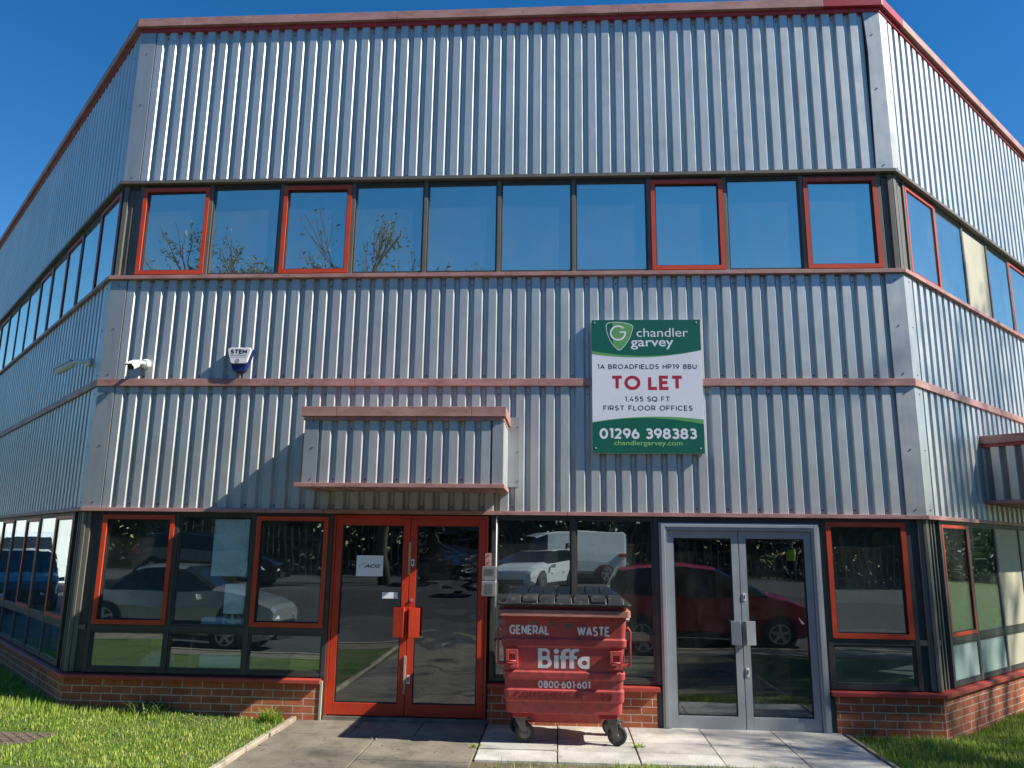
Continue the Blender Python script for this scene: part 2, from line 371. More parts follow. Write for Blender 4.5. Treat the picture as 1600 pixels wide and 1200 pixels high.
def _A(cx_, cy_, rx, ry, a0, a1, n=16): return [(cx_ + rx*math.cos(R(a0 + (a1 - a0)*i/n)), cy_ + ry*math.sin(R(a0 + (a1 - a0)*i/n))) for i in range(n + 1)]
_six = [_A(0.33, 0.31, 0.32, 0.31, 0, 360, 28), [(0.012, 0.33), (0.04, 0.50), (0.13, 0.68), (0.27, 0.85), (0.40, 1.0)]]
GLYPH = {
 'A': (0.80, [[(0, 0), (0.40, 1)], [(0.40, 1), (0.80, 0)], [(0.15, 0.28), (0.65, 0.28)]]),
 'B': (0.66, [[(0.34, 0.53), (0, 0.53)], [(0, 0.53), (0, 1), (0.32, 1)] + _A(0.32, 0.765, 0.26, 0.235, 80, -90, 10), [(0, 0.53), (0, 0), (0.36, 0)] + _A(0.36, 0.265, 0.28, 0.265, -80, 90, 10)]),
 'C': (0.86, [_A(0.48, 0.5, 0.48, 0.5, 42, 318, 26)]),
 'D': (0.82, [[(0.32, 1), (0, 1), (0, 0), (0.32, 0)] + _A(0.32, 0.5, 0.48, 0.5, -84, 90, 18)]),
 'E': (0.58, [[(0.58, 1), (0, 1), (0, 0), (0.60, 0)], [(0, 0.52), (0.52, 0.52)]]),
 'F': (0.56, [[(0.58, 1), (0, 1), (0, 0)], [(0, 0.48), (0.50, 0.48)]]),
 'G': (0.88, [_A(0.48, 0.5, 0.48, 0.5, 42, 322, 26) + [(0.87, 0.18), (0.87, 0.48), (0.55, 0.48)]]),
 'H': (0.74, [[(0, 0), (0, 1)], [(0.74, 0), (0.74, 1)], [(0, 0.51), (0.74, 0.51)]]),
 'I': (0.0, [[(0, 0), (0, 1)]]),
 'L': (0.54, [[(0, 1), (0, 0), (0.56, 0)]]),
 'M': (0.86, [[(0, 0), (0, 1)], [(0, 1), (0.43, 0.28)], [(0.43, 0.28), (0.86, 1)], [(0.86, 1), (0.86, 0)]]),
 'N': (0.74, [[(0, 0), (0, 1)], [(0, 1), (0.74, 0)], [(0.74, 0), (0.74, 1)]]),
 'O': (1.0, [_A(0.5, 0.5, 0.5, 0.5, 90, 450, 36)]),
 'P': (0.64, [[(0, 0), (0, 1), (0.34, 1)] + _A(0.34, 0.69, 0.31, 0.31, 84, -90, 12) + [(0, 0.38)]]),
 'Q': (1.0, [_A(0.5, 0.5, 0.5, 0.5, 90, 450, 36), [(0.56, 0.22), (0.92, -0.1)]]),
 'R': (0.66, [[(0, 0), (0, 1), (0.34, 1)] + _A(0.34, 0.69, 0.31, 0.31, 84, -90, 12) + [(0, 0.38)], [(0.38, 0.38), (0.66, 0)]]),
 'S': (0.62, [_A(0.32, 0.755, 0.29, 0.245, 38, 255, 14) + _A(0.31, 0.255, 0.31, 0.255, 78, -145, 14)]),
 'T': (0.76, [[(0, 1), (0.76, 1)], [(0.38, 1), (0.38, 0)]]),
 'U': (0.72, [[(0, 1), (0, 0.38)] + _A(0.36, 0.36, 0.36, 0.36, 180, 360, 14) + [(0.72, 0.38), (0.72, 1)]]),
 'W': (1.20, [[(0, 1), (0.31, 0)], [(0.31, 0), (0.60, 0.98)], [(0.60, 0.98), (0.89, 0)], [(0.89, 0), (1.20, 1)]]),
 '0': (0.72, [_A(0.36, 0.5, 0.36, 0.5, 90, 450, 32)]),
 '1': (0.24, [[(-0.02, 1), (0.24, 1), (0.24, 0)]]),
 '2': (0.64, [_A(0.31, 0.69, 0.30, 0.31, 155, -38, 14) + [(0.02, 0), (0.66, 0)]]),
 '3': (0.62, [_A(0.29, 0.765, 0.28, 0.235, 150, -80, 12), _A(0.30, 0.275, 0.32, 0.275, 95, -150, 14), [(0.2, 0.545), (0.33, 0.545)]]),
 '4': (0.72, [[(0.42, 1), (0, 0.26), (0.74, 0.26)], [(0.54, 0.52), (0.54, 0)]]),
 '5': (0.64, [[(0.60, 1), (0.12, 1), (0.08, 0.58), (0.2, 0.61)] + _A(0.31, 0.31, 0.32, 0.305, 85, -145, 14)]),
 '6': (0.65, _six),
 '8': (0.66, [_A(0.33, 0.76, 0.27, 0.24, 90, 450, 24), _A(0.33, 0.265, 0.33, 0.265, 90, 450, 26)]),
 '9': (0.65, [[(0.66 - x, 1 - y) for x, y in st] for st in _six]),
 ',': (0.04, [[(0.05, 0.06), (0.0, -0.16)]]), '\u00b7': (0.03, [[(0.0, 0.40), (0.0, 0.56)]]), ' ': (0.22, [])}
def stroke_text(name, s_, fn, x0, x1, z0, z1, th, mat, parent, d0, d1, gap=0.26, group_d=0.00004):
    """upper-case geometric lettering; th = stroke width as a part of the letter height"""
    H = (z1 - z0); k = 1.0 - th; cur = 0.0; strokes = []; word = []; wi = 0
    for ch in s_:
        w_, sts = GLYPH[ch]
        if ch == ' ': wi += 1
        for st in sts: strokes.append([(cur + x, y) for x, y in st]); word.append(wi)
        cur += w_ + gap + th*0.9
    cur -= gap + th*0.9; sx_ = ((x1 - x0) - th*H)/cur; mbs = [MB() for _ in range(wi + 1)]
    for i, st in enumerate(strokes):
        pts = [Vector((x0 + th*H/2 + x*sx_, z0 + th*H/2 + y*k*H)) for x, y in st]
        closed = (pts[0] - pts[-1]).length < 1e-6
        if closed: pts = pts[:-1]
        n = len(pts); L_, Rr_ = [], []
        for j in range(n):
            a = pts[j - 1] if (j or closed) else None; b = pts[(j + 1) % n] if (j < n - 1 or closed) else None
            t1 = (pts[j] - a).normalized() if a is not None else None; t2 = (b - pts[j]).normalized() if b is not None else None
            if t1 is None: t1 = t2
            if t2 is None: t2 = t1
            n1 = Vector((-t1.y, t1.x)); n2 = Vector((-t2.y, t2.x)); m_ = n1 + n2
            if m_.length < 0.3: m_ = n1
            m_.normalize(); hw = th*H/2/max(0.6, m_.dot(n1))
            L_.append(pts[j] + m_*hw); Rr_.append(pts[j] - m_*hw)
        de = d1 + (i % 9)*group_d; idx = range(n if closed else n - 1); vs_ = []
        for j in range(n): vs_ += [fn(L_[j].x, d0, L_[j].y), fn(Rr_[j].x, d0, Rr_[j].y), fn(Rr_[j].x, de, Rr_[j].y), fn(L_[j].x, de, L_[j].y)]
        fs = []
        for j in idx:
            a, b = j*4, ((j + 1) % n)*4
            fs += [(a + 3, a + 2, b + 2, b + 3), (a, a + 3, b + 3, b), (a + 2, a + 1, b + 1, b + 2)]
        if not closed: fs += [(0, 1, 2, 3), ((n - 1)*4 + 3, (n - 1)*4 + 2, (n - 1)*4 + 1, (n - 1)*4)]
        mbs[word[i]].mesh(vs_, fs)
    return [m_.build(name, mat, parent) for m_ in mbs]

# ================================================================== GROUND
def sheet(name, x0, x1, y0, y1, z, mat):
    mb = MB(); mb.face([(x0, y0, z), (x1, y0, z), (x1, y1, z), (x0, y1, z)]); o = mb.build(name, mat, recalc=False); return tag(o, kind='structure')
sheet('ground', -400, 400, -400, 400, -0.05, 'lawn')
sheet('road', -200, 200, -17.0, -10.6, -0.03, 'asphalt')
sheet('car_park', -40, -11.2, -1.0, 30, -0.03, 'asphalt')
sheet('car_park', -60, 60, -30, -17.02, -0.034, 'asphalt')
# lawn surface, gently uneven, around the building
def lawn(name, x0, x1, y0, y1, nx, ny, zf):
    mb = MB(); vs_ = [(x0 + (x1 - x0)*i/nx, y0 + (y1 - y0)*j/ny, zf(x0 + (x1 - x0)*i/nx, y0 + (y1 - y0)*j/ny)) for j in range(ny + 1) for i in range(nx + 1)]
    fs = [(j*(nx + 1) + i, j*(nx + 1) + i + 1, (j + 1)*(nx + 1) + i + 1, (j + 1)*(nx + 1) + i) for j in range(ny) for i in range(nx)]
    mb.mesh(vs_, fs, 0, True); return tag(mb.build(name, 'lawn', recalc=False), kind='structure')
def zg(x, y):
    base = 0.012*math.sin(x*1.7 + y*2.3) + 0.01*math.sin(x*3.1 - y*1.9)
    if x < -2.1:
        base += 0.02 + 0.085*min(1, max(0, (-x - 2.6)/2.2))*min(1, max(0, (y + 1.1)/0.9))
    else: base += -0.02
    return base
lawn('lawn', -11.0, -2.2, -6.2, 5.0, 80, 100, zg)
lawn('lawn', 3.98, 12.0, -6.2, 6.0, 70, 100, zg)
lawn('lawn', 0.02, 3.97, -6.2, -1.47, 30, 40, zg)
# concrete path to the red doors
mb = MB()
ys = [0.06, -0.62, -1.55, -2.6, -3.7, -4.8, -5.9, -6.2]
for i in range(len(ys) - 1):
    for (a, b_) in ((-2.17, -1.42), (-1.41, -0.72), (-0.71, -0.005)) if i == 0 else ((-2.19, -1.1), (-1.09, -0.005)):
        h = 0.03 + random.uniform(-0.004, 0.004)
        mb.box(a, b_ - 0.008, ys[i + 1] + 0.008, ys[i], -0.05, h)
tag(mb.build('concrete_path', 'path_dark', bevel=0.006), kind='structure')
mb = MB()
xs = [0.005, 0.79, 1.57, 2.35, 3.13, 3.88]; yy = [0.10, -0.66, -1.06, -1.46]
for j in range(3):
    for i in range(5):
        h = 0.036 + random.uniform(-0.004, 0.005); sh = 0.0
        mb.box(xs[i] + 0.006 + sh, xs[i + 1] - 0.006 + sh, yy[j + 1] + 0.006, yy[j] - 0.006, -0.05, h)
tag(mb.build('slab_paving', 'slab_light', bevel=0.005), kind='structure')
tag((lambda m_: (m_.box(-2.2, 3.92, -6.2, 0.1, -0.06, 0.012), m_.build('paving_bed', 'soil'))[1])(MB()), kind='structure')
# edging strips
mb = MB(); y = 0.02
while y > -5.6:
    L = random.uniform(0.55, 0.95); dx = random.uniform(-0.008, 0.008); k = -2.21 - 0.02*(-y)
    h = 0.065 + random.uniform(-0.008, 0.008)
    mb.hexa([(k - 0.03 + dx, y - L, -0.08), (k + 0.03 + dx, y - L, -0.08), (k + 0.03 + dx, y, -0.08), (k - 0.03 + dx, y, -0.08),
             (k - 0.03 + dx, y - L, h), (k + 0.03 + dx, y - L, h), (k + 0.03 + dx, y, h), (k - 0.03 + dx, y, h)])
    y -= L + 0.012
tag(mb.build('path_edging', 'edging', bevel=0.01), kind='structure')
mb = MB(); mb.box(3.925, 3.965, -1.48, 0.12, -0.08, 0.03); mb.box(3.925, 3.965, -6.2, -1.5, -0.08, 0.0)
tag(mb.build('paving_edging', 'edging', bevel=0.006), kind='structure')
mb = MB(); mb.box(-200, 200, -7.0, -6.22, -0.1, 0.02); tag(mb.build('pavement', 'path_dark', bevel=0.01), kind='structure')
mb = MB(); mb.box(-200, 200, -7.14, -7.005, -0.1, 0.04); tag(mb.build('kerb', 'edging', bevel=0.01), kind='structure')
sheet('road', -200, 200, -10.6, -7.14, -0.028, 'asphalt')

def blades(name, n, area, hmin, hmax, mat, wid=0.004, mask=None, zfun=None, lean=0.6, kind='stuff'):
    x0, x1, y0, y1 = area
    P = np.stack([rng.uniform(x0, x1, n), rng.uniform(y0, y1, n)], 1)
    if mask is not None: P = P[mask(P[:, 0], P[:, 1])]
    n = len(P); zz = np.array([zfun(a, b_) if zfun else 0.0 for a, b_ in P])
    clump = 0.6 + 0.4*np.sin(P[:, 0]*5.1 + 1.3*np.sin(P[:, 1]*4))*np.sin(P[:, 1]*6.3)
    h = rng.uniform(hmin, hmax, n)*(0.75 + 0.5*clump); a = rng.uniform(0, 2*np.pi, n); ln = rng.uniform(0.15, lean, n)*h
    if hasattr(mask, 'tall'): h *= mask.tall(P[:, 0], P[:, 1])
    dx, dy = np.cos(a), np.sin(a); px, py = -dy*wid, dx*wid
    V = np.zeros((n, 5, 3))
    def setv(k, fx, fz, wd):
        V[:, k, 0] = P[:, 0] + dx*ln*fx + px*wd; V[:, k, 1] = P[:, 1] + dy*ln*fx + py*wd; V[:, k, 2] = zz + h*fz - 0.004
    setv(0, 0, 0, -1); setv(1, 0, 0, 1); setv(2, 0.35, 0.6, 0.8); setv(3, 0.35, 0.6, -0.8); setv(4, 1.0, 0.97, 0)
    me = bpy.data.meshes.new(name)
    me.vertices.add(n*5); me.vertices.foreach_set('co', V.reshape(-1))
    base = np.arange(n)*5
    loops = np.concatenate([np.stack([base, base + 1, base + 2, base + 3], 1), np.stack([base + 3, base + 2, base + 4], 1)], 1).reshape(-1)
    me.loops.add(n*7); me.loops.foreach_set('vertex_index', loops.astype(np.int32))
    me.polygons.add(n*2); st = np.stack([np.arange(n)*7, np.arange(n)*7 + 4], 1).reshape(-1); me.polygons.foreach_set('loop_start', st.astype(np.int32))
    me.update(calc_edges=True); me.validate()
    me.materials.append(MATS[mat]); o = bpy.data.objects.new(name, me); COL.objects.link(o)
    return tag(o, kind=kind) if kind else o
def mW(x, y):
    wall = (y > 0.0) & (x > -5 - y - 0.05) | (y > -0.01) & (x > -5.05)
    cover = (x < -4.35) & (x > -5.75) & (y < -0.93) & (y > -1.5)
    bare = (np.sin(x*7.3)*np.sin(y*9.1 + x) > 0.72) | ((y > -0.5) & (x > -3.4) & (rng.random(len(x)) < 0.45))
    vis = (-x < 8.2 + y*1.2)
    return ~wall & ~cover & ~(bare & (rng.random(len(x)) < 0.7)) & vis
mW.__dict__['tall'] = lambda x, y: 1 + 1.1*np.clip((y + 0.55)/0.5, 0, 1)*np.clip((-x - 3.4)/1.0, 0, 1)
blades('grass', 110000, (-9.0, -2.26, -2.1, 4.5), 0.018, 0.05, 'grass_blade', 0.0042, mW, zg)
def mE(x, y):
    wall = (y > 0.0) & (x < 5 + y + 0.05) | (y > -0.01) & (x < 5.05)
    return ~wall & (x < 8.0 + y)
mE.__dict__['tall'] = lambda x, y: 1.15 + 0*x
blades('grass', 80000, (3.98, 10.5, -1.7, 4.5), 0.025, 0.065, 'grass_blade', 0.0042, mE, zg)
mS = lambda x, y: (rng.random(len(x)) < np.where(y > -1.5, 0.35, 1.0)) & (y < -1.50 + 0.03*np.sin(x*9)) & ((x > 1.3) | (rng.random(len(x)) < 0.08))
blades('grass', 9000, (0.1, 3.95, -2.0, -1.38), 0.04, 0.09, 'grass_blade', 0.005, mS, lambda a, b_: -0.01)
# tufts and weeds
def tuft(name, x, y, n, rad, h, mat, label, cat, wid=0.006, lean=1.2, z=None):
    zf = lambda a, b_: (zg(a, b_) if z is None else z)
    o = blades(name, n, (x - rad, x + rad, y - rad*0.5, y + rad*0.5), h*0.5, h, mat, wid, None, zf, lean, None)
    o.data.transform(Matrix.Translation((-x, -y, 0))); o.location = (x, y, 0)
    return tag(o, label, cat)
tuft('grass_tuft', -2.42, -0.16, 150, 0.11, 0.17, 'grass_blade', 'bright green grass tuft where the brick plinth meets the path edging', 'grass tuft')
tuft('weed', -3.85, -0.12, 90, 0.2, 0.15, 'weed_leaf', 'dark straggly weed against the brick wall left of the red doors', 'weed', 0.011, 1.6)
tuft('weed', 1.62, -0.86, 26, 0.05, 0.05, 'grass_blade', 'small dry weed growing in a paving joint before the grey doors', 'weed', 0.008, 1.8, 0.03)
tuft('weed', -0.03, -1.02, 22, 0.05, 0.05, 'grass_blade', 'tiny yellow green weed at the joint between path and pale slabs', 'weed', 0.006, 1.8, 0.03)
# fallen leaves and crumbs of soil
def litter():
    m, t, b = nodes('dead_leaf'); g = t.nodes.new('ShaderNodeNewGeometry')
    t.links.new(ramp(t, g.outputs['Random Per Island'], [(0, (0.09, 0.055, 0.025)), (0.5, (0.22, 0.14, 0.06)), (1, (0.36, 0.27, 0.13))]), b.inputs['Base Color']); b.inputs['Roughness'].default_value = 0.85
    mb = MB()
    for i in range(420):
        if i < 200: x, y = random.uniform(-6.5, -2.3), random.uniform(-1.9, -0.05); z = zg(x, y) + 0.03
        elif i < 300: x, y = random.uniform(-2.15, -0.05)*1.0, random.uniform(-1.8, 0.03); z = 0.037
        elif i < 350: x, y = random.choice([-2.14, -0.0, 0.79, 1.57, 2.35, 3.13]) + random.gauss(0, 0.03), random.uniform(-1.4, 0.05); z = 0.044
        else: x, y = random.uniform(4.0, 7.0), random.uniform(-1.6, -0.1); z = zg(x, y) + 0.03
        if i < 200 and random.random() < 0.5: y = random.uniform(-0.35, -0.03); x = random.uniform(-3.6, -2.3); z = zg(x, y) + 0.015
        a = random.uniform(0, 6.28); l_ = random.uniform(0.008, 0.022); w_ = l_*random.uniform(0.3, 0.6); ca, sa = math.cos(a), math.sin(a)
        mb.face([(x + ca*l_, y + sa*l_, z + random.uniform(0, 0.008)), (x - sa*w_, y + ca*w_, z + random.uniform(0, 0.01)), (x - ca*l_, y - sa*l_, z), (x + sa*w_, y - ca*w_, z + random.uniform(0, 0.006))])
    return tag(mb.build('leaf_litter', 'dead_leaf', recalc=False), kind='stuff')
litter()
# manhole cover in the lawn
mh = empty('manhole_cover', (-5.05, -1.21, 0.03), 'rusty brown ribbed inspection cover set in the left lawn', 'manhole cover')
mb = MB(); mb.box(-5.75, -4.36, -1.49, -0.94, -0.03, 0.035); mb.build('frame', 'cast_iron', mh, bevel=0.006)
mb = MB(); mb.box(-5.70, -4.41, -1.45, -0.98, 0.02, 0.041)
for i in range(20):
    for j in range(8):
        cx_ = -5.66 + i*0.064; cy_ = -1.425 + j*0.056
        if (i + j) % 2 == 0: mb.box(cx_, cx_ + 0.042, cy_, cy_ + 0.034, 0.0405, 0.049)
mb.build('plate', 'cast_iron', mh)

# ================================================================== BUILDING
B = empty('office_building', (0, 4, 0), 'two storey office building in silver ribbed cladding with red trim and brick base', 'building')
PITCH = 0.1807
def clad(fr, a0, a1, z0, z1, phase, pitch=PITCH, name='cladding', parent=B, screws=True, o=0.0, mir=False):
    """trapezoidal sheet as a closed prism"""
    k = pitch/0.1807
    seg = [(0.0, 0), (0.094*k, 0), (0.121*k, -0.044), (0.157*k, -0.044)]
    pts = []; i = math.floor((a0 - phase)/pitch) - 1; valleys = []
    while phase + i*pitch < a1:
        b0 = phase + i*pitch
        for s_, d in seg: pts.append((b0 + s_, d))
        valleys.append((i, b0 + 0.141*k)); i += 1
    pts.append((phase + i*pitch, 0))
    def clip(pts, a0, a1):
        out = []
        for (x0, y0), (x1, y1) in zip(pts, pts[1:]):
            if x1 <= a0 or x0 >= a1: continue
            if x0 < a0: y0 = y0 + (y1 - y0)*(a0 - x0)/(x1 - x0); x0 = a0
            if x1 > a1: y1 = y0 + (y1 - y0)*(a1 - x0)/(x1 - x0); x1 = a1
            if not out: out.append((x0, y0))
            out.append((x1, y1))
        return out
    pr = clip(pts, a0, a1)
    poly = pr + [(a1, -0.09), (a0, -0.09)]
    mb = MB(); mb.prism(poly, lambda p, t_: fr.P(p[0], o + p[1], t_), z0, z1)
    if screws:
        for i, c in valleys:
            if a0 + 0.05 < c < a1 - 0.05:
                for zz in ([z0 + 0.045] if i % 2 else [z1 - 0.09]):
                    mb.tube([fr.P(c, o - 0.048, zz), fr.P(c, o - 0.036, zz)], 0.009, 8, 1)
    return mb.build(name, ['silver_cladding', 'black_ink'], parent)
Z_ROOF, Z_TOP = 8.95, 9.11
BANDS = [(2.40, 3.905), (4.0, 5.31), (6.69, 8.95)]
PH = 0.772 - 0.122 + 0.0
for (z0, z1) in BANDS:
    clad(FR, -4.79, 4.79, z0, z1, PH)
    clad(WE, 0.22, SIDE, z0, z1, 0.05, 0.19)
    clad(EA, 0.22, SIDE, z0, z1, 0.08, 0.20)
    for sg, fs in ((-1, WE), (1, EA)):     # corner flashing folded round the corner
        mb = MB()
        t_ = 0.006*T22
        lift = sg == 1 and z1 > 8
        prof_ = [(z0, 0.004), (z0 + 0.5, 0.012), (z0 + 1.1, 0.022), (z0 + 1.65, 0.034), (z1 - 0.28, 0.022), (z1, 0.006)] if lift else [(z0, -0.005), (z1, -0.005)]
        mb.rings([[(sg*(4.79 + g_), 0.09 if not lift else 0.03, z), (sg*5.0, 0.09, z), (sg*(5 + t_), -0.006, z), (sg*(4.79 + g_), -0.006, z)] for z, g_ in prof_])
        a_ = fs.P(0.225, 0.006, 0); b_ = fs.P(0.225, -0.09, 0)
        mb.hexa([(sg*(5 + t_), -0.006, z0), (a_.x, a_.y, z0), (b_.x, b_.y, z0), (sg*5.0, 0.09, z0),
                 (sg*(5 + t_), -0.006, z1), (a_.x, a_.y, z1), (b_.x, b_.y, z1), (sg*5.0, 0.09, z1)])
        for zz in (z0 + 0.06, (z0 + z1)/2, z1 - 0.35 if z1 > 8 else z1 - 0.08):
            mb.tube([(sg*4.89, -0.002, zz), (sg*4.89, -0.012, zz)], 0.008, 8, 1)
            mb.tube([fs.P(0.13, 0.002, zz), fs.P(0.13, 0.012, zz)], 0.008, 8, 1)
        mb.build('corner_flashing', ['flashing_silver', 'black_ink'], B)
def band(name, z0, z1, o, mats, split=True, o_in=-0.09, lip=0.0):
    """horizontal trim round the three walls; mats = fn(run, i) -> material"""
    t_ = o*T22
    def run(fr, a0, a1, s0, s1, mat):
        mb = MB()
        mb.hexa([fr.P(a0 if s0 == 0 else a0, o_in, z0), fr.P(a1, o_in, z0), fr.P(a1 + s1, o, z0), fr.P(a0 - s0, o, z0),
                 fr.P(a0, o_in, z1 + lip), fr.P(a1, o_in, z1 + lip), fr.P(a1 + s1, o, z1), fr.P(a0 - s0, o, z1)])
        mb.build(name, mat, B, bevel=0.003)
    return run, t_
# trims; joints between lengths are real 5 mm gaps
def trim(name, z0, z1, o, cuts, wcuts, ecuts, mat='faded_red', special={}, lip=0.0):
    run, t_ = band(name, z0, z1, o, None, lip=lip)
    xs_ = [-5] + cuts + [5]
    for i in range(len(xs_) - 1):
        run(FR, xs_[i] + (0.003 if i else 0), xs_[i + 1] - (0.003 if i < len(xs_) - 2 else 0), t_ if i == 0 else 0, t_ if i == len(xs_) - 2 else 0, special.get(('F', i), mat))
    for key, fr, cs in (('W', WE, wcuts), ('E', EA, ecuts)):
        ss = [0] + cs + [SIDE]
        for i in range(len(ss) - 1):
            run(fr, ss[i] + (0.003 if i else 0.001), ss[i + 1] - 0.003, t_ if i == 0 else 0, 0, special.get((key, i), mat))
trim('coping', 8.99, 9.11, 0.07, [-4.35, -1.4, 1.6, 4.28], [3.0, 6.0, 9.0], [0.62, 3.6, 6.6, 9.6], special={('F', 4): 'fresh_red', ('E', 0): 'fresh_red'})
trim('coping_return', 8.93, 8.988, 0.018, [], [], [], mat='fresh_red')
trim('window_head_flashing', 6.645, 6.69, 0.045, [-1.5, 2.0], [3.5, 7], [3.5, 7], mat='post_grey')
trim('window_sill_flashing', 5.315, 5.365, 0.045, [-3.2, 0.2, 3.1], [3.5, 7], [3.5, 7])
trim('mid_rail', 3.907, 3.998, 0.03, [-1.72, 1.3], [3.0, 6.0], [3.0, 6.0])
trim('lower_flashing', 2.352, 2.398, 0.04, [-2.0, 0.9], [3, 6], [1.4, 4.5], mat='faded_red')
# roof
mb = MB(); ft = [(-5, 0.08), (5, 0.08)]
pE = EA.P(SIDE, 0, 0); pW = WE.P(SIDE, 0, 0)
ring = [(-5, 0.1), (5, 0.1), (pE.x, pE.y + 0.1), (pW.x, pW.y + 0.1)]
mb.prism(ring, lambda p, t_: (p[0], p[1], t_), 8.80, 8.94); mb.build('roof', 'roof_sheet', B)
mb = MB(); mb.box(pW.x, pE.x, pE.y, pE.y + 0.15, -0.1, 8.9); mb.build('rear_wall', 'interior_wall', B)
# floors and inner wall linings (behind the cladding)
def inset(d): return [(-5 + d*T22, d), (5 - d*T22, d), (pE.x - d*1.4142, pE.y - 0.002), (pW.x + d*1.4142, pW.y - 0.002)]
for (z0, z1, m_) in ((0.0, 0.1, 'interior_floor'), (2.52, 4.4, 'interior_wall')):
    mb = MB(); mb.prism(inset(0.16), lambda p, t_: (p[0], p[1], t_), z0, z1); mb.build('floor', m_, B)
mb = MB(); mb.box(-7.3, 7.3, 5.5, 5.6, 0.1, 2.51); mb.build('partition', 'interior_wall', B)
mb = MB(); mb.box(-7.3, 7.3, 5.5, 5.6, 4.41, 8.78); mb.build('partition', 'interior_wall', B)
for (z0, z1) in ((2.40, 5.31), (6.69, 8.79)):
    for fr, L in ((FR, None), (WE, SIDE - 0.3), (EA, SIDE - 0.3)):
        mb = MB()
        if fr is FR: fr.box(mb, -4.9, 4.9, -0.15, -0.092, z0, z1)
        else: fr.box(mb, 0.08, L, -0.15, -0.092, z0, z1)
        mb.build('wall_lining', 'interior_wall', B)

# ---------------------------------------------------------------- windows
def window(fr, a0, a1, z0, z1, kind, oM, glass, fw_=0.053, fmat=None, label=None):
    flush = fr is not FR; dpt = 0.014 if flush else 0.036
    """a framed light; frame mesh is the part, the pane its sub-part"""
    mb = MB()
    if kind == 'red': of, ob, mat, wd = oM + (0.003 if flush else 0.012), oM - 0.06, 'frame_red', fw_*(0.8 if flush else 1)
    else: of, ob, mat, wd = oM - (0.006 if flush else 0.012), oM - 0.06, 'frame_dark', 0.018
    if fmat: mat = fmat
    fr.box(mb, a0, a0 + wd, ob, of, z0, z1); fr.box(mb, a1 - wd, a1, ob, of, z0, z1)
    fr.box(mb, a0 + wd, a1 - wd, ob, of, z0, z0 + wd); fr.box(mb, a0 + wd, a1 - wd, ob, of, z1 - wd, z1)
    w_ = mb.build('window', mat, B)
    if kind == 'red': # dark gasket
        gd = 0.010 if flush else 0.022; mb = MB(); g = 0.012; c0, c1, e0, e1 = a0 + wd, a1 - wd, z0 + wd, z1 - wd
        fr.box(mb, c0, c0 + g, ob, of - gd, e0, e1); fr.box(mb, c1 - g, c1, ob, of - gd, e0, e1)
        fr.box(mb, c0 + g, c1 - g, ob, of - gd, e0, e0 + g); fr.box(mb, c0 + g, c1 - g, ob, of - gd, e1 - g, e1)
        mb.build('gasket', 'black_ink', w_)
    mb = MB(); op = oM - dpt
    c0, c1, e0, e1 = a0 + wd - 0.004, a1 - wd + 0.004, z0 + wd - 0.004, z1 - wd + 0.004
    tl = (random.uniform(-1, 1)*0.0035, random.uniform(-1, 1)*0.0035) if not flush else (0.0, 0.0)   # every pane sits at a slightly different tilt
    d_ = [op + sx*tl[0] + sz*tl[1] for sx, sz in ((-1, -1), (1, -1), (-1, 1), (1, 1))]
    mb.hexa([fr.P(c0, d_[0] - 0.008, e0), fr.P(c1, d_[1] - 0.008, e0), fr.P(c1, d_[1], e0), fr.P(c0, d_[0], e0), fr.P(c0, d_[2] - 0.008, e1), fr.P(c1, d_[3] - 0.008, e1), fr.P(c1, d_[3], e1), fr.P(c0, d_[2], e1)])
    mb.build('spandrel_panel' if glass == 'panel_beige' else 'pane', glass, w_)
    return w_
def mullion(fr, a, z0, z1, oM, wd=0.05, mat='post_grey', dp=0.09):
    mb = MB(); fr.box(mb, a - wd/2, a + wd/2, oM - dp, oM, z0, z1); return mb.build('mullion', mat, B, bevel=0.003)
def rail(fr, a0, a1, z0, z1, oM, mat='frame_dark', dp=0.09, name='transom'):
    mb = MB(); fr.box(mb, a0, a1, oM - dp, oM, z0, z1); return mb.build(name, mat, B, bevel=0.002)
GX = [-4.735 + 0.9545*i for i in range(11)]
# upper front row
OU = -0.02
rail(FR, -4.94, 4.94, 6.605, 6.643, OU - 0.004, name='head_rail'); rail(FR, -4.94, 4.94, 5.367, 5.392, OU - 0.004, name='sill_rail')
for i in range(10):
    k = 'red' if i in (0, 2, 7, 9) else 'dark'
    window(FR, GX[i] + 0.026, GX[i + 1] - 0.026, 5.395, 6.602, k, OU, 'glass_upper')
for i in range(11): mullion(FR, GX[i], 5.367, 6.642, OU, 0.048)
for sg in (-1, 1):   # corner posts, upper row
    mb = MB(); x = sorted((sg*4.762, sg*4.925)); mb.box(x[0], x[1], 0.055, 0.1, 5.367, 6.643); mb.build('corner_panel', 'post_grey', B)
    mb = MB()
    for a_, b_, o_ in ((4.925, 4.985, 0.02), (4.855, 4.875, 0.04)):
        x = sorted((sg*a_, sg*b_)); mb.box(x[0], x[1], o_, 0.10, 5.367, 6.643)
    mb.build('corner_post', 'post_grey', B, bevel=0.003)
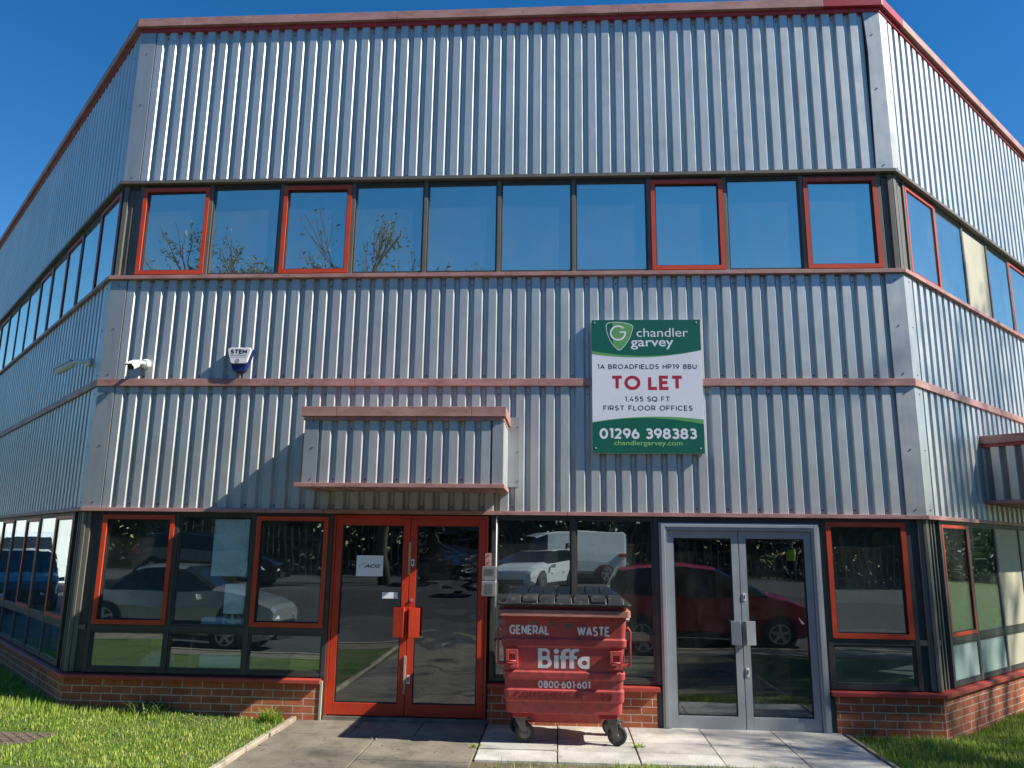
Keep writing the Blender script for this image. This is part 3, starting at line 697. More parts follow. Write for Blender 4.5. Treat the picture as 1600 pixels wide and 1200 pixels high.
# upper side rows
def side_row(fr, starts, kinds, z0, z1, glass, oM, pitch, head=True, panel=()):
    n = len(kinds)
    rail(fr, 0.02, starts + n*pitch, z1 + 0.003, z1 + 0.04, oM - 0.004, name='head_rail'); rail(fr, 0.02, starts + n*pitch, z0 - 0.028, z0 - 0.003, oM - 0.004, name='sill_rail')
    for i, k in enumerate(kinds):
        a0 = starts + i*pitch
        window(fr, a0 + 0.026, a0 + pitch - 0.026, z0, z1, k, oM, 'panel_beige' if i in panel else glass)
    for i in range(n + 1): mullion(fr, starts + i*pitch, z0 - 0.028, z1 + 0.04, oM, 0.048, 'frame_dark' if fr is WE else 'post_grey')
side_row(WE, 0.10, ['red', 'dark', 'red', 'dark', 'red', 'dark', 'dark', 'dark', 'red', 'dark', 'red', 'dark'], 5.395, 6.602, 'glass_upper', OU, 1.0)
side_row(EA, 0.33, ['red', 'dark', 'dark', 'dark', 'red', 'dark', 'red', 'dark', 'dark', 'dark'], 5.395, 6.602, 'glass_upper', OU, 1.0, panel=(2, 7))
mb = MB(); EA.box(mb, 0.05, 0.305, -0.1, -0.045, 5.367, 6.643); EA.box(mb, 0.14, 0.17, -0.045, -0.03, 5.367, 6.643); mb.build('corner_panel', 'post_grey', B)
mb = MB(); EA.box(mb, 0.02, 0.10, -0.044, -0.02, 5.367, 6.643); mb.build('corner_post', 'post_grey', B)

# ground floor: brick plinth, sills
def plinth(fr, a0, a1, mat, e0=0.0, e1=0.0, z1=0.43):
    mb = MB()
    mb.hexa([fr.P(a0, -0.16, -0.3), fr.P(a1, -0.16, -0.3), fr.P(a1 + e1, 0, -0.3), fr.P(a0 - e0, 0, -0.3),
             fr.P(a0, -0.16, z1), fr.P(a1, -0.16, z1), fr.P(a1 + e1, 0, z1), fr.P(a0 - e0, 0, z1)])
    return mb.build('brick_plinth', mat, B)
d16 = 0.16*T22
plinth(FR, -5 + d16, -1.93, 'brick_front', d16, 0); plinth(FR, 0.0, 1.90, 'brick_front'); plinth(FR, 3.85, 5 - d16, 'brick_front', 0, d16)
plinth(WE, d16 + 0.001, SIDE, 'brick_west', d16, 0); plinth(EA, d16 + 0.001, SIDE, 'brick_east', d16, 0)
def sill(fr, a0, a1, e0, e1):
    mb = MB(); o0, o1 = -0.12, 0.055
    mb.hexa([fr.P(a0 + (0.12*T22 if e0 else 0), o0, 0.432), fr.P(a1 - (0.12*T22 if e1 else 0), o0, 0.432), fr.P(a1 + e1*o1*T22, o1, 0.424), fr.P(a0 - e0*o1*T22, o1, 0.424),
             fr.P(a0 + (0.12*T22 if e0 else 0), o0, 0.488), fr.P(a1 - (0.12*T22 if e1 else 0), o0, 0.488), fr.P(a1 + e1*o1*T22, o1, 0.466), fr.P(a0 - e0*o1*T22, o1, 0.466)])
    return mb.build('sill', 'sill_red', B, bevel=0.003)
sill(FR, -5, -1.925, 1, 0); sill(FR, 0.0, 1.93, 0, 0); sill(FR, 3.80, 5, 0, 1); sill(WE, 0.002, SIDE, 1, 0); sill(EA, 0.002, SIDE, 1, 0)
mb = MB(); mb.box(-1.928, -1.905, -0.012, 0.12, 0.03, 0.45); mb.build('plinth_end_trim', 'panel_beige', B)
OG = -0.012
def lower_block(fr, g, kinds, panels=(), frost=(), reds=None):
    a0, a1 = g[0] - 0.025, g[-1] + 0.025
    rail(fr, a0, a1, 2.315, 2.351, OG - 0.004, name='head_rail')
    rail(fr, a0, a1, 0.489, 0.535, OG - 0.004, name='sill_rail')
    rail(fr, a0, a1, 0.958, 1.028, OG - 0.003)
    for i in range(len(g) - 1):
        b0, b1 = g[i] + 0.028, g[i + 1] - 0.028
        window(fr, b0, b1, 1.031, 2.312, kinds[i], OG, 'panel_beige' if i in panels else 'glass_lower')
        window(fr, b0, b1, 0.538, 0.955, 'dark', OG, 'panel_beige' if i in panels else ('frosted' if i in frost else 'glass_lower'))
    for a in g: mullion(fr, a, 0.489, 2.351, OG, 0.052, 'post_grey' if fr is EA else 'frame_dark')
lower_block(FR, [-4.765, -3.81, -2.85, -1.915], ['red', 'dark', 'red'])
lower_block(FR, [0.035, 0.975, 1.925], ['dark', 'dark'])
lower_block(FR, [3.84, 4.785], ['red'])
lower_block(WE, [0.46 + 0.985*i for i in range(11)], ['red', 'dark']*5)
lower_block(EA, [0.42, 1.30, 2.28, 3.27, 4.25, 5.24, 6.2], ['red', 'dark', 'dark', 'dark', 'dark', 'red'], panels=(2, 3), frost=(0, 1))
for sg, fs in ((-1, WE), (1, EA)):    # corner posts, ground floor
    mb = MB(); x = sorted((sg*4.812, sg*4.90)); mb.box(x[0], x[1], 0.045, 0.1, 0.489, 2.351); mb.build('corner_panel', 'frame_dark', B)
    mb = MB(); x = sorted((sg*4.90, sg*4.955)); mb.box(x[0], x[1], 0.018, 0.1, 0.489, 2.351)
    x = sorted((sg*4.958, sg*4.99)); mb.box(x[0], x[1], 0.006, 0.1, 0.489, 2.351)
    x = sorted((sg*4.812, sg*4.899)); mb.box(x[0], x[1], 0.02, 0.1, 0.965, 1.02)
    mb.build('corner_post', 'post_grey', B, bevel=0.003)
    mb = MB(); fs.box(mb, 0.01, 0.08, -0.1, -0.012, 0.489, 2.351); fs.box(mb, 0.14, 0.17, -0.1, -0.015, 0.489, 2.351); fs.box(mb, 0.23, 0.26, -0.1, -0.015, 0.489, 2.351)
    fs.box(mb, 0.081, 0.139, -0.1, -0.02, 0.965, 1.02)
    mb.build('corner_post', 'post_grey', B, bevel=0.003)
    mb = MB(); fs.box(mb, 0.08, 0.432, -0.11, -0.06, 0.489, 2.351); mb.build('corner_panel', 'frame_dark', B)

# ---------------------------------------------------------------- doors
def leaf(mb, a0, a1, z0, z1, o0, o1, st, top, bot):
    FR.box(mb, a0, a0 + st, o0, o1, z0, z1); FR.box(mb, a1 - st, a1, o0, o1, z0, z1)
    FR.box(mb, a0 + st, a1 - st, o0, o1, z0, z0 + bot); FR.box(mb, a0 + st, a1 - st, o0, o1, z1 - top, z1)
def door(a0, a1, z0, z1, mat, fmat, fw_, st, bot, glassL, glassR, label, fo, lo, hx, hz, hw):
    mb = MB()
    FR.box(mb, a0, a0 + fw_, -0.12, fo, z0, z1); FR.box(mb, a1 - fw_, a1, -0.12, fo, z0, z1); FR.box(mb, a0 + fw_, a1 - fw_, -0.12, fo, z1 - fw_, z1)
    d = mb.build('door', fmat, B, bevel=0.003); d['label'] = label
    i0, i1 = a0 + fw_ + 0.004, a1 - fw_ - 0.004; mid = (a0 + a1)/2
    for k, (b0, b1, g) in enumerate(((i0, mid - 0.004, glassL), (mid + 0.004, i1, glassR))):
        mb = MB(); leaf(mb, b0, b1, z0 + 0.012, z1 - fw_ - 0.004, lo - 0.05, lo, st, st + 0.005, bot); mb.build('door_leaf', mat, d, bevel=0.003)
        mb = MB(); FR.box(mb, b0 + st - 0.004, b1 - st + 0.004, lo - 0.034, lo - 0.026, z0 + bot + 0.008, z1 - fw_ - st - 0.005); mb.build('pane', g, d)
        mb = MB(); gk = 0.012; c0, c1, e0, e1 = b0 + st, b1 - st, z0 + 0.012 + bot, z1 - fw_ - st - 0.009
        FR.box(mb, c0, c0 + gk, lo - 0.03, lo - 0.012, e0, e1); FR.box(mb, c1 - gk, c1, lo - 0.03, lo - 0.012, e0, e1)
        FR.box(mb, c0 + gk, c1 - gk, lo - 0.03, lo - 0.012, e0, e0 + gk); FR.box(mb, c0 + gk, c1 - gk, lo - 0.03, lo - 0.012, e1 - gk, e1)
        mb.build('gasket', 'black_ink', d)
        # pull handle: a bent plate standing off the meeting stile
        sgn = -1 if k == 0 else 1
        x0 = mid + sgn*0.03; x1 = x0 + sgn*hw
        mb = MB(); xa, xb = sorted((x0, x0 + sgn*0.012)); FR.box(mb, xa, xb, lo, lo + 0.07, hz[0], hz[1])
        mb.hexa([FR.P(x0, lo + 0.07, hz[0]), FR.P(x1, lo + 0.055, hz[0]), FR.P(x1, lo + 0.063, hz[0]), FR.P(x0, lo + 0.078, hz[0]),
                 FR.P(x0, lo + 0.07, hz[1]), FR.P(x1, lo + 0.055, hz[1]), FR.P(x1, lo + 0.063, hz[1]), FR.P(x0, lo + 0.078, hz[1])])
        mb.build('handle', mat, d, bevel=0.003)
    return d, mid
D1, mid1 = door(-1.885, -0.025, 0.075, 2.335, 'door_red', 'door_red', 0.03, 0.078, 0.13, 'glass_door', 'glass_film', 'red framed double door with dark glass', -0.03, -0.035, 0, (0.95, 1.28), 0.125)
mb = MB(); FR.box(mb, mid1 - 0.012, mid1 + 0.012, -0.033, -0.022, 1.65, 2.03); mb.build('cover_strip', 'steel_faded', D1)
mb = MB(); FR.box(mb, mid1 - 0.02, mid1 + 0.006, -0.033, -0.022, 0.33, 0.74); mb.build('cover_strip', 'steel_faded', D1)
mb = MB(); FR.box(mb, mid1 + 0.022, mid1 + 0.058, -0.034, -0.026, 1.75, 1.83); FR.box(mb, mid1 + 0.03, mid1 + 0.045, -0.0265, -0.022, 1.77, 1.81, 1); mb.build('lock_plate', ['white_plastic', 'black_ink'], D1)
mb = MB(); FR.box(mb, mid1 + 0.02, mid1 + 0.055, -0.034, -0.026, 0.44, 0.53); FR.box(mb, mid1 + 0.028, mid1 + 0.043, -0.0265, -0.022, 0.46, 0.51, 1)
mb.build('lock_plate', ['white_plastic', 'black_ink'], D1)
mb = MB(); mb.tube([FR.P(mid1 + 0.04, -0.035, 1.36), FR.P(mid1 + 0.04, -0.02, 1.36)], 0.016, 12); mb.build('lock_cylinder', 'steel', D1)
mb = MB(); FR.box(mb, -1.93, 0.0, -0.16, -0.02, -0.1, 0.072); mb.build('threshold', 'path_dark', D1)
mb = MB(); FR.box(mb, -1.96, -1.888, -0.12, -0.02, 0.03, 2.351); mb.build('mullion', 'frame_dark', B)
D2, mid2 = door(1.965, 3.785, 0.02, 2.285, 'grey_door', 'grey_door', 0.085, 0.078, 0.14, 'glass_door', 'glass_door', 'grey metal double door with dark glass', 0.012, -0.03, 0, (0.94, 1.2), 0.105)
mb = MB(); FR.box(mb, 1.985, 2.03, 0.0125, 0.022, 0.05, 2.27); FR.box(mb, 3.72, 3.765, 0.0125, 0.022, 0.05, 2.27); FR.box(mb, 2.031, 3.719, 0.0125, 0.022, 2.235, 2.27)
mb.build('frame_bead', 'grey_door', D2, bevel=0.004)
mb = MB(); FR.box(mb, mid2 + 0.025, mid2 + 0.055, -0.029, -0.022, 1.42, 1.50); FR.box(mb, mid2 + 0.034, mid2 + 0.046, -0.0225, -0.018, 1.44, 1.48, 1); mb.build('lock_plate', ['white_plastic', 'black_ink'], D2)
mb = MB(); FR.box(mb, mid2 + 0.025, mid2 + 0.055, -0.029, -0.022, 0.60, 0.69); FR.box(mb, mid2 + 0.034, mid2 + 0.046, -0.0225, -0.018, 0.62, 0.67, 1)
mb.build('lock_plate', ['white_plastic', 'black_ink'], D2)
mb = MB(); FR.box(mb, 1.93, 3.82, -0.16, 0.03, 0.0, 0.018); mb.build('threshold', 'steel', D2)
mb = MB(); FR.box(mb, 1.905, 1.964, -0.12, -0.02, -0.1, 0.43); FR.box(mb, 1.952, 1.964, -0.12, -0.02, 0.431, 2.351); FR.box(mb, 3.786, 3.848, -0.12, -0.02, -0.1, 0.423)
FR.box(mb, 3.786, 3.812, -0.12, -0.02, 0.5, 2.351); FR.box(mb, 1.965, 3.785, -0.12, -0.02, 2.287, 2.351); mb.build('door_surround', 'frame_dark', B)
mb = MB(); FR.box(mb, -1.885, 0.0, -0.12, -0.045, 2.337, 2.351); mb.build('head_rail', 'frame_dark', B)

# ---------------------------------------------------------------- canopies
def canopy(fr, a0, a1, p, label, dark=False):
    mb = MB(); fr.box(mb, a0 + 0.02, a1 - 0.02, 0.002, p - 0.095, 2.66, 3.36); c = mb.build('canopy', 'interior_wall', B); c['label'] = label
    o = clad(fr, a0 + 0.16, a1 - 0.12, 2.66, 3.36, a0 + 0.02, PITCH, 'canopy_cladding', c, True, p)
    mb = MB()
    fr.box(mb, a0, a0 + 0.16, p - 0.09, p + 0.003, 2.66, 3.36)
    for zz in (2.75, 3.1, 3.4): mb.tube([fr.P(a0 + 0.1, p, zz - 0.05), fr.P(a0 + 0.1, p + 0.009, zz - 0.05)], 0.008, 8, 1)
    mb.build('canopy_flashing', ['flashing_silver', 'black_ink'], c)
    mb = MB(); fr.box(mb, a1 - 0.12, a1, p - 0.09, p + 0.003, 2.66, 3.36); mb.build('canopy_flashing', 'flashing_silver', c)
    for x0, dr in ((a0, -1), (a1, 1)):
        og = fr.P(x0, p, 0); ef_ = Frame((og.x, og.y), (-fr.n.x, -fr.n.y), (fr.u.x*dr, fr.u.y*dr))
        clad(ef_, 0.092, p - 0.003, 2.661, 3.36, 0.10, PITCH, 'canopy_side', c, False, 0.004)
    for e0, e1, es_ in ((a1 + 0.012, a1 + 0.14, a1 + 0.12), (a0 - 0.10, a0 - 0.012, a0 - 0.08)):
        mb = MB(); fr.box(mb, e0, e1, -0.001, 0.006, 2.68, 3.52)
        for zz in (2.75, 3.1, 3.4): mb.tube([fr.P(es_, 0.002, zz), fr.P(es_, 0.012, zz)], 0.007, 8, 1)
        mb.build('canopy_flashing', ['flashing_silver', 'black_ink'], c)
    mb = MB(); cuts = [a0 - 0.035, a0 + 0.36, a1 - 0.36, a1 + 0.03]
    for i in range(3): fr.box(mb, cuts[i] + (0.002 if i else 0), cuts[i + 1] - (0.002 if i < 2 else 0), p - 0.12, p + 0.045, 3.405, 3.515)
    fr.box(mb, a0 - 0.035, a0 + 0.10, 0.002, p - 0.121, 3.405, 3.515); fr.box(mb, a1 - 0.10, a1 + 0.03, 0.002, p - 0.121, 3.405, 3.515)
    fr.box(mb, a0 + 0.101, a1 - 0.101, 0.002, p - 0.121, 3.42, 3.50)
    mb.build('canopy_coping', 'faded_red', c, bevel=0.003)
    mb = MB(); fr.box(mb, a0 - 0.012, a1 + 0.008, 0.002, p + 0.016, 3.361, 3.404); mb.build('canopy_drip', 'fresh_red' if dark else 'faded_red', c)
    mb = MB(); cuts = [a0 - 0.07, a0 + 0.62, a1 - 0.7, a1 + 0.02]
    for i in range(3): fr.box(mb, cuts[i] + (0.002 if i else 0), cuts[i + 1] - (0.002 if i < 2 else 0), 0.002, p + 0.05, 2.612, 2.658)
    for i in range(8):
        x = a0 + 0.1 + i*(a1 - a0 - 0.2)/7.0; fr.box(mb, x, x + 0.02, 0.01, p, 2.602, 2.6115)
    mb.build('canopy_soffit', 'faded_red', c, bevel=0.003)
canopy(FR, -2.06, 0.19, 0.74, 'silver clad canopy over the red doors')
canopy(EA, 2.06, 5.2, 0.85, 'silver clad canopy on the right hand wall', True)

# ================================================================== WALL FIXTURES
# letting sign
SG = empty('letting_sign', (1.86, -0.05, 3.08), 'large green and white TO LET board fixed to the ribbed cladding', 'sign')
sx0, sx1, sz0, sz1 = 1.205, 2.52, 3.085, 4.725; SY = 0.055
mb = MB(); mb.box(sx0, sx1, -SY, -0.006, sz0, sz1); mb.build('board', 'sign_white', SG, bevel=0.002)
SU = lambda u: sx0 + u*(sx1 - sx0)
SV = lambda v: sz1 - v*(sz1 - sz0)
def sfn(x, d, z): return (x, -(SY + d), z)
def arc(v_end_l, v_end_r, v_mid, n=24):
    return [(i/n, (v_end_l + (v_end_r - v_end_l)*i/n) + (v_mid - (v_end_l + v_end_r)/2)*4*(i/n)*(1 - i/n)) for i in range(n + 1)]
def spoly(name, top, bot, mat, d0, d1):
    mb = MB(); n = len(top)
    vs_ = [(SU(u), -(SY + d1), SV(v)) for u, v in top] + [(SU(u), -(SY + d1), SV(v)) for u, v in bot] + [(SU(u), -(SY + d0), SV(v)) for u, v in top] + [(SU(u), -(SY + d0), SV(v)) for u, v in bot]
    fs = []
    for i in range(n - 1):
        fs += [(i, i + 1, n + i + 1, n + i), (2*n + i, 3*n + i, 3*n + i + 1, 2*n + i + 1), (i, 2*n + i, 2*n + i + 1, i + 1), (n + i, n + i + 1, 3*n + i + 1, 3*n + i)]
    fs += [(0, n, 3*n, 2*n), (n - 1, 3*n - 1, 4*n - 1, 2*n - 1)]
    mb.mesh(vs_, fs); return mb.build(name, mat, SG)
N_ = 24
flat0 = [(i/N_, 0.0) for i in range(N_ + 1)]; flat1 = [(i/N_, 1.0) for i in range(N_ + 1)]
spoly('light_green_arc', arc(0.20, 0.20, 0.25), arc(0.262, 0.235, 0.287), 'sign_light_green', -0.001, 0.0005)
spoly('green_header', flat0, arc(0.236, 0.231, 0.276), 'sign_green', -0.001, 0.0010)
spoly('light_green_arc', arc(0.772, 0.752, 0.732), arc(0.80, 0.80, 0.78), 'sign_light_green', -0.001, 0.0005)
spoly('green_footer', arc(0.778, 0.786, 0.742), flat1, 'sign_green', -0.001, 0.0010)
def sl(s, u0, u1, v0, v1, mat, bold=0.0, d=(-0.001, 0.0018), sp=1.0):
    o = letters('lettering', text_mesh(s, bold, spacing=sp), sfn, SU(u0), SU(u1), SV(v1), SV(v0), mat, SG, *d); return o
sl('chandler', 0.415, 0.885, 0.066, 0.132, 'sign_white', 0.0)
sl('garvey', 0.36, 0.75, 0.157, 0.228, 'sign_white', 0.010)
def st_(t_, u0, u1, v0, v1, th, mat, gap): return stroke_text('lettering', t_, sfn, SU(u0), SU(u1), SV(v1), SV(v0), th, mat, SG, -0.001, 0.0016 if mat == 'sign_white' else 0.0006, gap)
st_('1A BROADFIELDS HP19 8BU', 0.05, 0.955, 0.340, 0.377, 0.17, 'sign_navy', 0.24)
st_('TO LET', 0.17, 0.832, 0.426, 0.534, 0.22, 'sign_red', 0.12)
st_('1,455 SQ FT', 0.296, 0.705, 0.582, 0.620, 0.17, 'sign_navy', 0.22)
st_('FIRST FLOOR OFFICES', 0.10, 0.905, 0.649, 0.687, 0.17, 'sign_navy', 0.24)
st_('01296 398383', 0.063, 0.935, 0.817, 0.896, 0.21, 'sign_white', 0.16)
sl('chandlergarvey.com', 0.195, 0.803, 0.907, 0.952, 'lime', 0.0)
# pick-shaped emblem
def pick(cx_, cy_, s_):
    pts = []; corners = [(-0.46, 0.36), (0.54, 0.30), (0.02, -0.66)]
    n = 16
    def bez(a, c, b):
        return [((1 - t_)**2*a[0] + 2*(1 - t_)*t_*c[0] + t_**2*b[0], (1 - t_)**2*a[1] + 2*(1 - t_)*t_*c[1] + t_**2*b[1]) for t_ in [i/n for i in range(n)]]
    pts += bez((-0.40, 0.50), (0.05, 0.58), (0.50, 0.42)) + bez((0.50, 0.42), (0.60, 0.36), (0.56, 0.22)) + bez((0.56, 0.22), (0.44, -0.30), (0.08, -0.64)) + bez((0.08, -0.64), (0.0, -0.70), (-0.08, -0.64)) + bez((-0.08, -0.64), (-0.46, -0.30), (-0.53, 0.30)) + bez((-0.53, 0.30), (-0.54, 0.48), (-0.40, 0.50))
    return [(cx_ + x*s_, cy_ + y*s_) for x, y in pts]
ecx, ecz, es = SU(0.253), SV(0.112), 0.300
pk = pick(ecx, ecz, es); pki = pick(ecx, ecz, es*0.955)
def raw(name, loops, mat, d0, d1, fn=sfn, parent=SG):
    vf = curve_mesh(loops); v = np.array(vf[0])[:, :2]; lo, hi = v.min(0), v.max(0)
    return letters(name, vf, fn, lo[0], hi[0], lo[1], hi[1], mat, parent, d0, d1)
raw('emblem_outline', [pk, pki], 'sign_white', 0.0, 0.0018)
tr_ = [(max(x, ecx - 0.075), z) for x, z in pick(ecx, ecz, es*0.94)]
raw('emblem_panel', [tr_], 'sign_light_green', 0.0, 0.0014)
gx, gz, gr, gw = ecx - 0.012, ecz + 0.018, 0.098, 0.022
def gloop(gr, gw, a0=42, a1=360):
    out = [(gx + gr*math.cos(R(a)), gz + gr*math.sin(R(a))) for a in np.linspace(a0, a1, 40)]
    inn = [(gx + (gr - gw)*math.cos(R(a)), gz + (gr - gw)*math.sin(R(a))) for a in np.linspace(a1, a0, 40)]
    return out, inn
o_, i_ = gloop(gr, gw)
gl = o_ + [(gx + gr, gz + gw*0.9), (gx + 0.02, gz + gw*0.9), (gx + 0.02, gz)] + i_
raw('emblem_letter', [gl], 'sign_white', 0.0, 0.0022)
mb = MB()
for u in (0.03, 0.965):
    for v in (0.022, 0.962): mb.tube([sfn(SU(u), 0.002, SV(v)), sfn(SU(u), 0.006, SV(v))], 0.008, 10)
mb.build('screw', 'sign_white', SG)

# burglar alarm box
AL = empty('alarm_box', (-3.18, -0.02, 4.06), 'shield shaped white and blue alarm box with STEM on the cladding', 'alarm box')
ax, az = -3.175, 4.235
def shield(s_, top, bot):
    full = [(-0.135, 0.148), (-0.155, 0.13), (-0.158, 0.11), (-0.085, -0.125), (-0.07, -0.145), (-0.05, -0.152), (0.05, -0.152), (0.07, -0.145), (0.085, -0.125), (0.158, 0.11), (0.155, 0.13), (0.135, 0.148)]
    return [(x*s_, z) for x, z in full]
mb = MB(); mb.rings([[(ax + x*k, y, az + z*k) for x, z in shield(1, 0, 0)] for k, y in ((1.0, 0.0), (1.0, -0.06), (0.96, -0.075))]); mb.build('base', 'blue_plastic', AL)
up_ = [(-0.128, 0.14), (-0.15, 0.125), (-0.152, 0.108), (-0.105, -0.045), (-0.085, -0.062), (0.085, -0.062), (0.105, -0.045), (0.152, 0.108), (0.15, 0.125), (0.128, 0.14)]
mb = MB(); mb.rings([[(ax + x*k, y, az + 0.005 + z*k) for x, z in up_] for k, y in ((1.0, -0.05), (1.0, -0.085), (0.95, -0.098))]); mb.build('cover', 'white_plastic', AL)
afn = lambda x, d, z: (x, -(0.097 + d), z)
stroke_text('lettering', 'STEM', afn, ax - 0.108, ax + 0.10, az + 0.066, az + 0.122, 0.22, 'black_ink', AL, 0.0, 0.003, 0.16)
mb = MB(); mb.box(ax - 0.108, ax + 0.1, -0.0995, -0.097, az + 0.045, az + 0.053); mb.box(ax - 0.10, ax + 0.09, -0.0995, -0.097, az + 0.022, az + 0.026); mb.build('printed_line', 'grey_ink', AL)
ring_o = [(ax - 0.015 + 0.03*math.cos(a), az - 0.025 + 0.03*math.sin(a)) for a in np.linspace(0, 2*math.pi, 7)[:-1]]
ring_i = [(ax - 0.015 + 0.019*math.cos(a), az - 0.025 + 0.019*math.sin(a)) for a in np.linspace(0, 2*math.pi, 7)[:-1]]
ring_c = [(ax - 0.015 + 0.01*math.cos(a), az - 0.025 + 0.01*math.sin(a)) for a in np.linspace(0, 2*math.pi, 13)[:-1]]
raw('emblem', [ring_o, ring_i, ring_c], 'grey_ink', 0.0, 0.003, afn, AL)
mb = MB(); mb.tube([(ax - 0.005, -0.01, az - 0.15), (ax - 0.005, -0.01, 4.0)], 0.012, 8); mb.build('conduit', 'flashing_silver', AL)

# CCTV cameras
def cctv(name, base, arm, c, axis, L, r_, label):
    E_ = empty(name, base, label, 'security camera')
    base, arm, c, axis = Vector(base), Vector(arm), Vector(c), Vector(axis).normalized()
    nrm = (arm - base).normalized()
    mb = MB(); mb.tube([base - nrm*0.02, base + nrm*0.035, base + nrm*0.045], [0.058, 0.058, 0.045], 20); mb.build('mount', 'white_plastic', E_)
    mb = MB(); mb.tube([base + nrm*0.04, arm, c - axis*L*0.3], [0.026, 0.026, 0.022], 12); mb.build('bracket', 'white_plastic', E_)
    sd = axis.cross(Vector((0, 0, 1))).normalized(); u_ = sd.cross(axis)
    def ring(t_, k, n=20):
        out = []
        for i in range(n):
            a = 2*math.pi*i/n; ca, sa = math.cos(a), math.sin(a)
            pw = 0.6; out.append(c + axis*t_ + sd*(abs(ca)**pw*math.copysign(1, ca))*r_*k + u_*(abs(sa)**pw*math.copysign(1, sa))*r_*k*0.95)
        return out
    mb = MB(); mb.rings([ring(-L/2, 0.7), ring(-L/2 + 0.02, 0.95), ring(L/2 - 0.01, 1.0), ring(L/2, 0.97)], smooth=True); mb.build('body', 'white_plastic', E_)
    mb = MB(); mb.rings([ring(L/2 + 0.0005, 0.9), ring(L/2 + 0.006, 0.88)]); mb.build('lens_window', 'black_ink', E_)
    hood = [[c + axis*t_ + sd*x*r_*1.12 + u_*(z)*r_ for x, z in ((-1, 0.5), (-0.9, 1.08), (0.9, 1.08), (1, 0.5), (1.06, 0.5), (0.95, 1.16), (-0.95, 1.16), (-1.06, 0.5))] for t_ in (-L/2 + 0.01, L/2 + 0.03)]
    mb = MB(); mb.rings(hood); mb.build('hood', 'white_plastic', E_)
cctv('security_camera', (-4.40, -0.012, 4.19), (-4.42, -0.10, 4.19), (-4.47, -0.17, 4.14), (-0.08, -0.86, -0.48), 0.14, 0.045, 'white bullet camera with dark front beside the left corner of the front wall')
wb = WE.P(0.52, 0.012, 4.30); wa = WE.P(0.62, 0.16, 4.31); wc = WE.P(0.80, 0.24, 4.245)
cctv('security_camera', wb, wa, wc, WE.u*0.72 + WE.n*0.5 + Vector((0, 0, -0.38)), 0.26, 0.05, 'pale bullet camera in shade on the left side wall')

# intercom by the red doors
IC = empty('intercom', (0.0, -0.03, 1.42), 'grey metal intercom and keypad on the post right of the red doors', 'intercom')
mb = MB(); mb.box(-0.055, 0.015, -0.03, 0.012, 1.765, 1.91); mb.tube([(-0.02, -0.03, 1.88), (-0.02, -0.036, 1.88)], 0.008, 8, 1); mb.tube([(-0.02, -0.03, 1.80), (-0.02, -0.036, 1.80)], 0.008, 8, 1)
mb.build('exit_plate', ['faded_red', 'black_ink'], IC, bevel=0.003)
mb = MB(); mb.box(-0.085, 0.08, -0.055, 0.012, 1.60, 1.76); mb.build('speaker_panel', 'steel', IC, bevel=0.006)
mb = MB()
for i in range(7): mb.box(-0.06, 0.05, -0.058, -0.054, 1.66 + i*0.011, 1.666 + i*0.011)
mb.box(-0.065, 0.06, -0.0545, -0.0535, 1.645, 1.745); mb.tube([(-0.06, -0.054, 1.62), (-0.06, -0.06, 1.62)], 0.008, 8)
mb.build('speaker_grille', 'dull_steel', IC)
mb = MB(); mb.box(-0.09, 0.083, -0.07, 0.012, 1.425, 1.595); mb.build('keypad_body', 'steel', IC, bevel=0.012)
mb = MB()
for i in range(3):
    for j in range(4): mb.box(-0.04 + i*0.03, -0.018 + i*0.03, -0.077, -0.069, 1.46 + j*0.028, 1.48 + j*0.028)
mb.build('key_buttons', 'dull_steel', IC, bevel=0.002)
mb = MB(); mb.tube([(0.072, -0.008, 2.34), (0.072, -0.008, 1.30)], 0.008, 8); mb.build('conduit', 'white_plastic', IC)

# papers and notices on the glass
def notice(name, a0, a1, z0, z1, o, label, cat, mat='paper', fr=FR):
    e = empty(name, fr.P((a0 + a1)/2, o, z0), label, cat)
    mb = MB(); fr.box(mb, a0, a1, o - 0.003, o, z0, z1); mb.build('sheet', mat, e); return e
OGL = OG - 0.0365
notice('paper_sheet', -3.36, -2.925, 1.60, 2.27, OGL - 0.014, 'large blank white sheet taped inside the window next to the red framed panes', 'paper')
notice('paper_sheet', -3.17, -2.925, 1.17, 1.51, OGL - 0.014, 'smaller blank white sheet inside the window, below the large one', 'paper')
nt_ = notice('door_notice', -1.595, -1.275, 1.625, 1.865, -0.0585, 'white paper notice with a dark logo on the left red door', 'notice')
nfn = lambda x, d, z: (x, 0.0585 - d, z)
letters('lettering', text_mesh('ACG', 0.03, 0.3), nfn, -1.50, -1.305, 1.725, 1.762, 'black_ink', nt_, 0.0, 0.002)
sw = [(-1.50 + 0.06*math.cos(a), 1.742 + 0.030*math.sin(a)) for a in np.linspace(R(75), R(215), 16)]; sw += [(-1.50 + 0.055*math.cos(a), 1.742 + 0.024*math.sin(a)) for a in np.linspace(R(215), R(75), 16)]
raw('swoosh', [sw], 'grey_ink', 0.0, 0.002, nfn, nt_)
notice('letter_plate', -1.27, -1.085, 1.375, 1.445, -0.0585, 'small white strip notice on the left red door', 'notice')
e_ = notice('entrance_notice', 3.30, 3.90, 1.42, 1.88, OG - 0.03, 'white notice with dark header and red text on the right hand wall', 'notice', 'sign_white', EA)
mb = MB(); EA.box(mb, 3.30, 3.90, OG - 0.0305, OG - 0.028, 1.78, 1.88); mb.build('header', 'sign_navy', e_)
efn = lambda x, d, z: EA.P(x, OG - 0.028 + d, z)
letters('lettering', text_mesh('ENTRANCE', 0.03), efn, 3.33, 3.87, 1.80, 1.86, 'sign_white', e_, 0.0, 0.0015)
